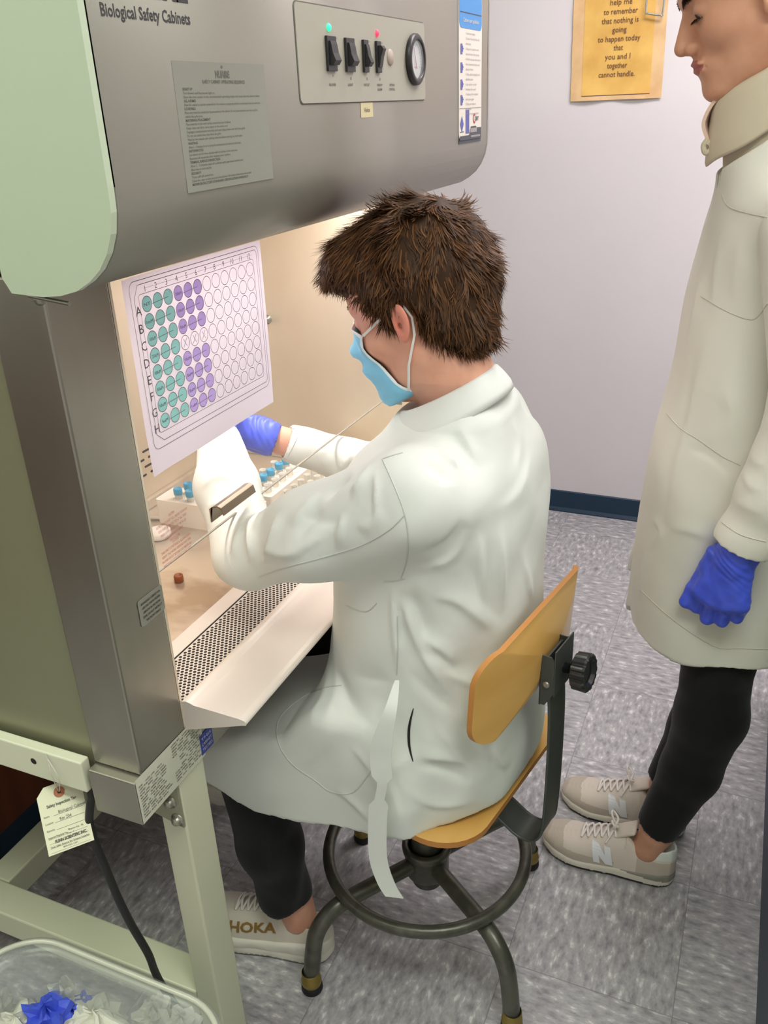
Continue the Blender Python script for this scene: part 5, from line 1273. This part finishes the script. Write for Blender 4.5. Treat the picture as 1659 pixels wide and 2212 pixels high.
pk_ = (tc_, [(826, 1640), (800, 1668), (762, 1712), (715, 1710), (680, 1685), (631, 1650), (601, 1603), (603, 1553), (653, 1506), (700, 1486), (738, 1480), (770, 1535), (810, 1580)])
pk_ = pk_[1]; sm = MB(); seam(sm, tc_, pk_[:11]); sm.build('pocket_seam', coat_seam, coat)
# collar
def collar(nm, C0, ax_, top, low, parent, m_, n=40, gap=38):
    mb = MB(); vs = []; cols = []
    for i in range(n+1):
        th = R_(-180+gap+(360-2*gap)*i/n)      # 0 = back
        c, s = math.cos(th), math.sin(th); back = Vector(ax_); side = Vector((-back.y, back.x, 0)); w_ = [(0, 0), (.35, .001), (.7, .003), (1, 0)]
        tp = Vector(C0)+back*top[0]*c+side*top[1]*s+Vector((0, 0, top[2]+top[3]*c)); lw = Vector(C0)+back*low[0]*c+side*low[1]*s+Vector((0, 0, low[2]+low[3]*c))
        inn = tp+Vector((0, 0, -.018))-(back*c+side*s)*.006
        cols.append([inn, tp-(back*c+side*s)*.003+Vector((0, 0, -.001)), tp+Vector((0, 0, .0015)), tp+(back*c+side*s)*.004, tp.lerp(lw, .35)+(back*c+side*s)*.005, tp.lerp(lw, .7)+(back*c+side*s)*.004, lw])
    k = len(cols[0]); vs = [p for c in cols for p in c]
    mb.add(vs, [(i*k+j, (i+1)*k+j, (i+1)*k+j+1, i*k+j+1) for i in range(n) for j in range(k-1)], 0, True)
    o = mb.build(nm, m_, parent); s_ = o.modifiers.new('thickness', 'SOLIDIFY'); s_.thickness = .0022; s_.offset = 0; return o
collar('collar', (-.393, 1.120, 0), (1, 0, 0), (.064, .067, 1.112, .034), (.090, .100, 1.070, .046), coat, coatm, 40, 24)
# waist tie hanging down the side
tp = [((858, 1470), .9), ((845, 1530), .868), ((828, 1590), .862), ((822, 1640), .862), ((826, 1690), .862), ((818, 1740), .864), ((815, 1800), .866), ((818, 1860), .868), ((835, 1910), .868), ((852, 1938), .868)]
pp = [tuple(at_y(p[0], p[1], y)) for p, y in tp]
mb = MB(); mb.ribbon([tuple(p) for p in catmull(pp, 4)], [.003+.0125*min(1, k/9) if k < 16 else (.0075 if k < 20 else .0145) for k in range(len(catmull(pp, 4)))], (1, .15, .1), .0008)
mb.build('waist_tie', coatm, coat)
mb = MB(); sl_ = [(893, 1530), (884, 1570), (884, 1610), (892, 1645)]
L = drape(tc_, smooth_px(sl_)); mb.tube([p+n*.0004 for p, n in L], [.0006+.0016*math.sin(math.pi*k/max(1, len(L)-1)) for k in range(len(L))], 6); mb.build('side_vent', hole, coat)

# ---- gloves
def glove(nm, W, fore, pn, ts, curl, parent, cuffl=.045, flare=.040, **k):
    f, g = hand_fn(W, *(fore, pn, ts, curl), **k); X = Vector(fore).normalized(); W = Vector(W)
    def ff(P):
        d = f(P); d = smin(d, rc(P, tuple(W-X*.035), tuple(W+X*.02), .0310, .0290), .012); d = smin(d, rc(P, tuple(W-X*cuffl), tuple(W-X*.02), flare, .030), .010)
        d = smax(d, -rc(P, tuple(W-X*(cuffl+.07)), tuple(W-X*(cuffl-.012)), flare-.002, flare-.004), .002); return d
    lo = np.array(W)-.16; hi = np.array(W)+.24
    V, Q = surface(ff, np.array(W)-.21, np.array(W)+.21, .0024); N = vnormals(V, Q); x, y, z = V.T
    ax = ((V-np.array(W)) @ np.array(X)); V = V+N*(.0010*np.sin(ax*260+8*np.sin(x*60+z*50))*np.exp(-((ax-.0)/.05)**2)+.0005*np.sin(x*210+y*170)*np.sin(z*190))[:, None]
    return mesh_np(nm, V, Q, [nit], parent)
def unit(a, b): v = np.array(b)-np.array(a); return tuple(v/np.linalg.norm(v))
hdF = (-.70, -.30, .34)
glove('glove', tuple(np.array(FW)+np.array((-.064, -.037, .031))), hdF, (.2, -.8, -.4), (.1, .1, 1), [(.5, .7, .5), (.5, .7, .5), (.6, .7, .5), (.6, .7, .5)], man, .032, .0295)
glove('glove', tuple(np.array(NW)+np.array((-.036, .040, .022))), (-.55, .60, .30), (-.2, .5, -.7), (-.6, .1, .6), [(.4, .6, .5), (.4, .6, .5), (.5, .6, .5), (.6, .6, .5)], man, .030, .029)

# ---- trousers, ankle, shoes
def legs_m(P):
    a = chain(P, [(-.55, 1.0, .52), (-.710, .978, .475), (-.690, .970, .27), (-.672, .975, .155)], [.078, .068, .056, .050], .02)
    a = np.where(P[:, 2] < .142+.1*(P[:, 0]+.67), np.maximum(a, .142+.1*(P[:, 0]+.67)-P[:, 2]), a)
    b = chain(P, [(-.50, 1.215, .53), (-.735, 1.262, .498), (-.88, 1.258, .30), (-1.00, 1.255, .165)], [.078, .066, .055, .048], .02)
    return smin(a, b, .02).astype(F32)
VT, QT = surface(legs_m, (-1.1, .87, .10), (-.45, 1.40, .62), .0048); NT = vnormals(VT, QT); x, y, z = VT.T
VT = VT+NT*(.0028*np.sin(z*38+3*np.sin(y*26+x*14))*np.clip((.40-z)*6, .15, 1)+.0022*np.sin(z*70+x*40+y*20)*np.clip((.24-z)*8, 0, 1))[:, None]
mesh_np('trousers', VT, QT, [blackc], man)['label'] = 'black trousers'
def shoe(nm, R, O, style, mats, parent, label, logo):
    so, upf, L = shoe_fns(R, O, style); O = np.array(O); Rm = np.array(R); wl = lambda x, y, z: tuple(O+Rm @ np.array([x, y, z]))
    ctr = O+Rm @ np.array([.142, 0, .06]); ext = np.abs(Rm) @ np.array([.165, .07, .075])
    V, Q = surface(upf, ctr-ext, ctr+ext, .0028); q = (V-O) @ Rm; fc = q[Q].mean(1)
    mi = np.zeros(len(Q)); 
    if style == 'trainer':
        mi[(fc[:, 0] < .050) & (fc[:, 2] > .070)] = 2; toe = (fc[:, 0] > .235-.25*np.abs(fc[:, 1])) | ((fc[:, 2] < .040) & (fc[:, 0] > .12)); mi[toe] = 1
        mi[(fc[:, 0] < .075) & (fc[:, 2] < .066)] = 1
    o = mesh_np(nm, V, Q, mats[:3], parent, mi); o['label'] = label
    V, Q = surface(so, ctr-ext, ctr+ext, .0028); q = (V-O) @ Rm; fc = q[Q].mean(1); mi = np.zeros(len(Q)); mi[fc[:, 2] < .0075] = 1
    if style == 'trainer': mi[(fc[:, 2] > .017+.075*np.clip(fc[:, 0], 0, .2)) & (fc[:, 0] < .150)] = 2
    mesh_np('sole', V, Q, mats[3:6], o, mi)
    # padded tongue and laces
    def tongue(P):
        q = L(P); return bxr(q, (.112, 0, .098), (.032, .021, .0045), .004, rotm(0, R_(33))) if style == 'trainer' else bxr(q, (.112, 0, .094), (.030, .018, .004), .004, rotm(0, R_(30)))
    V, Q = surface(tongue, ctr-ext-.01, ctr+ext+.02, .0028); mesh_np('tongue', V, Q, [mats[0]], o)
    lc = MB(); tr_ = bvh(*surface(upf, ctr-ext, ctr+ext, .004))
    def onup(x, y):
        loc, nn, _, _ = tr_.ray_cast(Vector(wl(x, y, .16)), Vector(-Rm[:, 2])); return (loc+Vector(Rm[:, 2])*.003 if loc else Vector(wl(x, y, .08)))
    xs_ = [.122, .136, .150, .164, .178, .192]
    for k, x_ in enumerate(xs_):
        for s in (-1, 1):
            x2 = xs_[min(k+1, 5)]
            lc.tube(catmull([onup(x_, s*.021), onup(x_*.7+x2*.3, s*.010)+Vector((0, 0, .003)), onup((x_+x2)/2, 0)+Vector((0, 0, .005)), onup(x2, -s*.021)], 4), .0026, 6)
    for s, dx in ((-1, .010), (1, .0)):      # bow
        c_ = onup(.128, 0)+Vector((0, 0, .006)); e = c_+Vector(Rm[:, 1])*s*.020+Vector(Rm[:, 2])*.014+Vector(Rm[:, 0])*dx; up2 = Vector(Rm[:, 2])*.008
        lc.tube(catmull([c_, c_.lerp(e, .5)+up2*1.3+Vector(Rm[:, 0])*.006, e+up2*.4, c_.lerp(e, .6)-Vector(Rm[:, 0])*.008, c_], 6), .0026, 6)
        if style == 'trainer': lc.tube(catmull([c_, onup(.132, s*.018)+Vector((0, 0, .003)), onup(.140, s*.030)+Vector((0, 0, .002))], 5), .0024, 6)
    lc.build('laces', mats[6], o)
    if logo: logo(o, tr_, wl, Rm)
    return o
def side_text(o, tr_, wl, Rm, s, x0, x1, z0, sz, side, m_, bold, lean=0., name='side_mark', shear=0):
    v, f = fine_text(s, bold); xs = [p[0] for p in v]; w0, w1 = min(xs), max(xs); ys = [p[1] for p in v]; h0, h1 = min(ys), max(ys); out = Vector(Rm[:, 1])*side; vs = []
    for p in v:
        u = (p[0]-w0)/(w1-w0); x = x0+(x1-x0)*u; z = z0+(p[1]-h0)/(h1-h0)*sz+lean*u
        loc, nn, _, _ = tr_.ray_cast(Vector(wl(x, side*.09, z)), -out); vs.append((loc if loc else Vector(wl(x, side*.04, z)))+out*.0018)
    mb = MB(); mb.add(vs, f, 0, False); mo = mb.build(name, m_, o); return mo
cream = cloth_mat('cream_knit', (214, 206, 192), .8, 140, .25, .0015); foam = mat('foam_sole', (222, 218, 206), .6); gold = mat('gold_print', (160, 122, 60), .4, .3)
wlace = mat('white_lace', (226, 220, 212), .8)
mA = math.atan2(-.10, -.99); Rn = rotm(math.atan2(-.085, -1.0), 0)
shoe('shoe', Rn, (-.588, .990, .0005), 'runner', [cream, cream, cream, foam, mat('sole_under', (150, 148, 140), .6), foam, wlace], man, 'cream running shoe with gold lettering on its side', lambda o, t, wl, Rm: side_text(o, t, wl, Rm, 'HOKA', .198, .102, .050, .021, 1, gold, .03, .016))
shoe('shoe', rotm(math.pi, R_(-24)), (-.975, 1.255, .015), 'runner', [cream, cream, cream, foam, foam, foam, wlace], man, 'cream running shoe of the outstretched far foot', None)
# ================================================================ STANDING PERSON
WO = (-.071, 1.496, 1.605); WR = rotm(math.pi+R_(14), R_(18)); WOv = np.array(WO)
def ww(x, y, z): return tuple(WOv+WR @ np.array([x, y, z]))
def neck_w(P): return rc(P, (-.045, 1.500, 1.54), (-.012, 1.505, 1.40), .048, .056)
wf, we, WL = head_fn(WO, WR, neck_w, .995)
WS, WE, WW = (.040, 1.335, 1.300), (.080, 1.309, 1.060), (.022, 1.307, .850)
def body_w(P):
    d = wf(P)
    d = smin(d, stack(P, [(.62, 0, 1.495, .09, .13), (.85, .01, 1.495, .09, .14), (1.05, .005, 1.50, .075, .11), (1.25, .01, 1.50, .08, .13), (1.32, .01, 1.505, .06, .11)], 2.2), .04)
    d = smin(d, chain(P, [(.02, 1.42, 1.32), WS, WE, WW], [.04, .036, .030, .024], .02), .02); d = smin(d, chain(P, [(.02, 1.58, 1.32), (.04, 1.665, 1.30), (.05, 1.70, 1.05), (.0, 1.70, .84)], [.04, .036, .030, .024], .02), .02)
    for y, a in ((1.425, (-.066, 1.402, .075)), (1.555, (-.060, 1.545, .075))):
        d = smin(d, chain(P, [(.01, y, .78), (.015, y, .52), (.012, y, .36), (-.050, a[1], .13), a], [.070, .045, .042, .030, .031], .02), .02)
    return d
V1, Q1 = surface(body_w, (-.22, 1.38, 1.42), (.06, 1.61, 1.73), .0024); V2, Q2 = surface(body_w, (-.15, 1.25, .04), (.15, 1.76, 1.432), .008); V3, Q3 = surface(we, (-.15, 1.36, 1.52), (.02, 1.62, 1.66), .0018)
V1 = relax(V1, Q1, 1, .3)
q = (V1-WOv) @ WR; fc = q[Q1].mean(1); lip = (fc[:, 0] > .074) & (np.abs(fc[:, 1]) < .0265*np.sqrt(np.clip(1-((fc[:, 2]+.069)/.0115)**2, 0, 1))) & (fc[:, 2] < -.0590)
mi = np.concatenate([np.where(lip, 1, 0), np.zeros(len(Q2)+len(Q3))])
wom = mesh_np('person', np.concatenate([V1, V2, V3]), np.concatenate([Q1, Q2+len(V1), Q3+len(V1)+len(V2)]), [skin_w, skin_mat('lip_skin', (176, 104, 92), (166, 92, 82))], None, mi); rebase(wom, (-.02, 1.49, 0))
tag(wom, 'standing person in cream white lab coat, black leggings and one visible blue glove', 'person')
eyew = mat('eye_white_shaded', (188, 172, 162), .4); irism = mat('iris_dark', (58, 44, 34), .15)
for s in (1, -1):
    mb = MB(); irm = MB(); mb.lathe([(0, -.010), (.0108, -.004), (.0114, 0), (.0102, .005), (.0060, .0098), (0, .0114)], ww(.0735, .0325*s, -.001), tuple(WR[:, 0]-WR[:, 2]*.7), 20)
    g_ = WR[:, 0]-WR[:, 2]*.75; g_ = g_/np.linalg.norm(g_); irm.lathe([(.0068, -.0010), (.0058, .0002), (.0036, .0010), (0, .0013)], tuple(np.array(ww(.0735, .0325*s, -.001))+g_*.0103), tuple(g_), 16)
    irm.build('iris', irism, mb.build('eyeball', eyew, wom))
rn = np.random.RandomState(21); HW = hairm('hair_blonde_dark', (86, 60, 40))
wl_, wu_, wf_ = WR[:, 1], WR[:, 2], WR[:, 0]
browm = hairm('brow_brown', (70, 44, 30))
for s in (1, -1):
    bi = []
    for _ in range(800):
        u = rn.rand(); bi.append((np.array(ww(.0955-.026*u*u, s*(.012+.038*u), .0135+.0065*math.sin(u*2.3)+rn.normal(0, .0024))), WR[:, 0]))
    strands('eyebrow', bi, .009, lambda p, n, t: np.zeros_like(p)+wl_*np.sign(((p-WOv) @ WR)[:, 1])[:, None]+wu_*.25, 0, [browm], [1.], wom, .0005, 3, 4)
lashm = hairm('lash_dark', (40, 26, 20))
for s in (1, -1):
    bi = []
    for _ in range(220):
        u = rn.rand()*2-1; bi.append((np.array(ww(.0865-.010*u*u, s*(.0325+.0125*u), -.0080)), WR[:, 0]))
    strands('eyelashes', bi, .0085, lambda p, n, t: np.zeros_like(p)+wf_*.9-wu_*(.5-.6*t), 0, [lashm], [1.], wom, .0003, 4, 6)
def whair(P):
    q = WL(P); x, z = q[:, 0], q[:, 2]; d = ell(q, (-.018, 0, .033), (.108, .084, .098)); line = np.interp(x, [-.14, -.06, -.03, 0, .02, .05, .09], [-.06, -.05, .02, .028, .03, .05, .085]); d = smax(d, (line-z), .006); return smin(d, ell(q, (-.125, 0, .045), (.045, .042, .045)), .02)
VH, QH = surface(whair, (-.2, 1.36, 1.48), (.13, 1.63, 1.76), .005); hr = mesh_np('hair', VH, QH, [HW], wom); NH = vnormals(VH, QH); idx = rn.randint(0, len(VH), 3500)
bun = WOv+WR @ np.array([-.125, 0, .045])
strands('hair_strands', [(VH[i]-NH[i]*.002, NH[i]) for i in idx], .035, lambda p, n, t: (lambda f: f-n*(f*n).sum(1)[:, None]*.95+n*.05)((bun-p)/(np.linalg.norm(bun-p, axis=1)[:, None]+.02)), 0, [HW, H2], [.6, .4], hr, .0008, 6, 8)

# ---- coat
WPHI = R_(12)
def coat_w(P):
    d = stack(P, [(.575, -.012, 1.500, .148, .158), (.66, -.014, 1.500, .142, .158), (.88, -.016, 1.500, .132, .156), (1.05, -.010, 1.500, .116, .150), (1.20, -.004, 1.502, .106, .158), (1.29, .002, 1.504, .100, .155), (1.345, .002, 1.505, .090, .125), (1.385, -.006, 1.506, .084, .096), (1.43, -.014, 1.506, .080, .086), (1.46, -.014, 1.506, .079, .084)], 2.5, WPHI)
    d = smin(d, rc(P, (.010, 1.50, 1.335), (.030, 1.37, 1.315), .055, .05), .03); d = smin(d, rc(P, (.01, 1.50, 1.335), (.030, 1.64, 1.315), .055, .05), .03)
    sv = chain(P, [WS, WE, (.046, 1.306, .925), (.026, 1.307, .855), (.012, 1.306, .78)], [.056, .050, .0440, .0430, .043], .02)
    v = np.array([-.30, .02, -.95]); v /= np.linalg.norm(v)
    sv = np.maximum(sv, ((P-np.array([.022, 1.306, .838])) @ v).astype(F32)); sv = smax(sv, -rc(P, (.026, 1.306, .862), (-.01, 1.306, .74), .0375, .040), .002)
    d = smin(d, chain(P, [(.04, 1.665, 1.30), (.05, 1.70, 1.05), (.0, 1.70, .86)], [.056, .05, .044], .02), .02)
    d = np.maximum(d, .578+.10*np.clip(-P[:, 0]-.05, 0, .2)-P[:, 2])
    d = smax(d, -rc(P, (-.012, 1.503, 1.33), (-.025, 1.503, 1.50), .070, .0755), .003); d = np.maximum(d, ((P[:, 2]-1.412)-.75*(P[:, 0]+.03))*.8)
    d = smax(d, -bxr(P, (-.155, 1.585, .70), (.030, .012, .40), .004), .006)     # the open front edge
    pa = extr(P, [(-.10, 1.08), (-.128, .95), (-.150, .78), (-.163, .66), (-.166, .50), (-.06, .50), (-.06, 1.08)], 1, 1.49, 1.60, .005)
    pb = extr(P, [(-.10, 1.05), (-.140, .86), (-.168, .70), (-.184, .60), (-.187, .50), (-.09, .50), (-.07, 1.05)], 1, 1.655, 1.735, .005)
    pn_ = np.maximum(np.minimum(pa, pb), .572-P[:, 2]); d = smin(d, pn_, .018)
    return smin(d, sv, .004)
VW, QW = surface(coat_w, (-.21, 1.24, .55), (.155, 1.78, 1.50), .0042); VW[:, 0] = np.minimum(VW[:, 0], .150)
NWv = vnormals(VW, QW); x, y, z = VW.T
VW = VW+NWv*(.0024*np.sin(x*42+3*np.sin(z*7)+y*14)*np.clip((1.2-z)*2, 0, 1)+.0015*np.sin(z*26+x*33))[:, None]
tw = bvh(VW, QW)
FW_ = [([(1540, 700), (1510, 800), (1490, 900), (1478, 950), (1450, 1060), (1425, 1180)], .006, .012), ([(1560, 480), (1545, 600), (1540, 700)], .004, .012), ([(1520, 560), (1500, 680), (1480, 760)], .005, .012), ([(1505, 720), (1485, 840), (1460, 960)], -.004, .014),
       ([(1445, 980), (1440, 1080), (1400, 1200)], -.004, .012), ([(1405, 1120), (1425, 1150), (1400, 1180)], .004, .006), ([(1400, 1180), (1385, 1250), (1380, 1290)], .004, .008), ([(1480, 970), (1530, 985), (1590, 1040)], -.004, .008), ([(1560, 820), (1580, 900), (1560, 960)], .004, .012),
       ([(1440, 1140), (1500, 1150), (1550, 1170)], .004, .008), ([(1590, 750), (1570, 860), (1600, 900)], .003, .010), ([(1610, 500), (1590, 600), (1600, 700)], .004, .014), ([(1560, 420), (1600, 450), (1659, 460)], .003, .010), ([(1600, 1010), (1620, 1050), (1655, 1060)], .004, .008), ([(1580, 1080), (1620, 1100), (1655, 1110)], .003, .007), ([(1610, 960), (1635, 1000), (1658, 1000)], .003, .007)]
VW = folds(VW, QW, tw, [(a, b*.7, c) for a, b, c in FW_]); VW = relax(VW, QW, 1, .3)
wc = mesh_np('lab_coat', VW, QW, [coatw], wom); wc['label'] = 'cream white lab coat of the standing person'
tw = bvh(VW, QW); cst = mat('cream_stitching', (206, 202, 188), .8)
for pts in ([(1441, 893), (1470, 925), (1510, 950), (1560, 985), (1600, 1005)], [(1560, 420), (1580, 450), (1659, 470)], [(1559, 1128), (1600, 1155), (1655, 1170)], [(1515, 640), (1570, 672), (1620, 690), (1640, 680), (1659, 655)], [(1385, 1275), (1450, 1335), (1540, 1395), (1600, 1400), (1659, 1402)]):
    sm = MB(); seam(sm, tw, pts, .0009); sm.v and sm.build('seam', cst, wc)
# ---- fleece jacket collar showing above the coat
fl = cloth_mat('beige_fleece', (206, 194, 170), .9, 120, .2, .002)
mb = MB(); n = 48; vs = []
prof_ = [(.050, -.045), (.057, -.010), (.060, -.001), (.0655, .002), (.071, -.003), (.073, -.014), (.0745, -.045), (.0745, -.062), (.074, -.080), (.072, -.085)]
for i in range(n+1):
    th = R_(-180+8+344*i/n); c, s = math.cos(th), math.sin(th); fr = max(0, -c)
    for r_, h_ in prof_:
        vs.append((-.030+c*r_*(1+.06*fr), 1.500+s*r_*.96, 1.508+.042*c+h_*(1+.05*fr)+.0015*math.sin(th*5+h_*60)))
k = len(prof_); mb.add(vs, [(i*k+j, (i+1)*k+j, (i+1)*k+j+1, i*k+j+1) for i in range(n) for j in range(k-1)], 0, True)
jc = mb.build('jacket_collar', fl, wom); s_ = jc.modifiers.new('thickness', 'SOLIDIFY'); s_.thickness = .003; s_.offset = 0; jc['label'] = 'beige fleece jacket collar'
mb = MB(); mb.lathe([(.060, 0), (.065, .05), (.066, .10), (.064, .16)], (-.010, 1.502, 1.30), (-.10, 0, 1), 40); mb.build('jacket_neck', fl, jc)
mb = MB(); fp = [tuple(at_y(p[0], p[1], 1.495)) for p in ((1566, 205), (1546, 222), (1532, 245), (1525, 268), (1531, 292), (1540, 312))]
mb.ribbon([tuple(p) for p in catmull(fp, 4)], .022, (.1, 1, 0), .0025); mb.build('jacket_placket', mat('fleece_inside', (226, 196, 176), .9), jc)
mb = MB(); z0_ = at_y(1520, 262, 1.50); z1_ = at_y(1528, 300, 1.50)
mb.ribbon([tuple(z0_), tuple((z0_+z1_)/2+np.array((-.001, 0, 0))), tuple(z1_)], .0045, (.3, -1, 0), .0015)
mb.build('zip_end', mat('zip_metal', (92, 84, 66), .35, .7), jc)
mb = MB(); mb.tube(catmull([tuple(at_y(p[0], p[1], 1.475)) for p in ((1530, 300), (1520, 315), (1524, 330), (1536, 322), (1534, 306), (1528, 312))], 5), .0042, 8); mb.build('drawcord', fl, jc)
# ---- glove, hand closed loosely
glove('glove', (.020, 1.306, .832), (-.22, -.02, -.975), (.32, .93, .0), (-1, 0, 0), [(.35, 1.70, 1.45), (.30, 1.75, 1.5), (.35, 1.75, 1.45), (.45, 1.70, 1.4)], wom, .030, .031, thumb=(.30, -.45), sc=1.12)
# ---- leggings and shoes
def legs_w(P):
    d = None
    for y, a in ((1.425, 1.404), (1.555, 1.546)):
        e = chain(P, [(.010, y, .75), (.014, y, .56), (.016, y, .42), (-.006, y, .28), (-.055, a, .125)], [.062, .062, .064, .055, .041], .02); ct = .118+.55*(P[:, 0]+.065)*-1+0*P[:, 2]
        e = np.maximum(e, np.where(P[:, 2] < .25, .138-.35*(P[:, 0]+.06)-P[:, 2], -1)); d = e if d is None else np.minimum(d, e)
    return d.astype(F32)
V, Q = surface(legs_w, (-.14, 1.33, .07), (.12, 1.65, .72), .005); mesh_np('leggings', V, Q, [legg], wom)['label'] = 'black leggings'
offw = mat('suede_bone', (196, 185, 170), .85, bump=(900, .3, .0004, S1)); mesh_m = mat('mesh_bone', (220, 209, 197), .8, bump=(700, .5, .0006, S1)); whl = mat('heel_white', (222, 226, 220), .35); midg = mat('midsole_grey', (140, 138, 128), .6)
def nb(o, t, wl, Rm):
    lm = MATS.get('logo_white') or mat('logo_white', (236, 238, 242), .3)
    N_ = [[(.168, .072), (.155, .072), (.146, .030), (.159, .030)], [(.168, .072), (.153, .072), (.120, .030), (.135, .030)], [(.142, .072), (.129, .072), (.120, .030), (.133, .030)]]
    mb = MB(); out = Vector(Rm[:, 1])
    for k, qd in enumerate(N_):
        vs = []; U_, W_ = 4, 8
        for j in range(W_+1):
            for i in range(U_+1):
                u, v = i/U_, j/W_; a = [qd[0][c]*(1-u)+qd[1][c]*u for c in (0, 1)]; b = [qd[3][c]*(1-u)+qd[2][c]*u for c in (0, 1)]; x, z = a[0]*(1-v)+b[0]*v, a[1]*(1-v)+b[1]*v
                loc, nn, _, _ = t.ray_cast(Vector(wl(x, .09, z)), -out); vs.append((loc if loc else Vector(wl(x, .035, z)))+out*(.0016+.0002*k)+Vector((0, 0, .0004)))
        mb.add(vs, [(j*(U_+1)+i, j*(U_+1)+i+1, (j+1)*(U_+1)+i+1, (j+1)*(U_+1)+i) for j in range(W_) for i in range(U_)])
    mb.build('side_letter', lm, o)
ms = [mesh_m, offw, whl, mat('midsole_bone', (222, 216, 202), .55), mat('outsole_dark', (44, 42, 44), .7), midg, mat('white_cotton_lace', (236, 228, 222), .8)]
shoe('shoe', rotm(math.pi+R_(-3), 0), (-.006, 1.402, .0005), 'trainer', ms, wom, 'bone coloured trainer on the near foot', nb)
shoe('shoe', rotm(math.pi+R_(-4), 0), (.002, 1.545, .0005), 'trainer', ms, wom, 'bone coloured trainer on the far foot', nb)
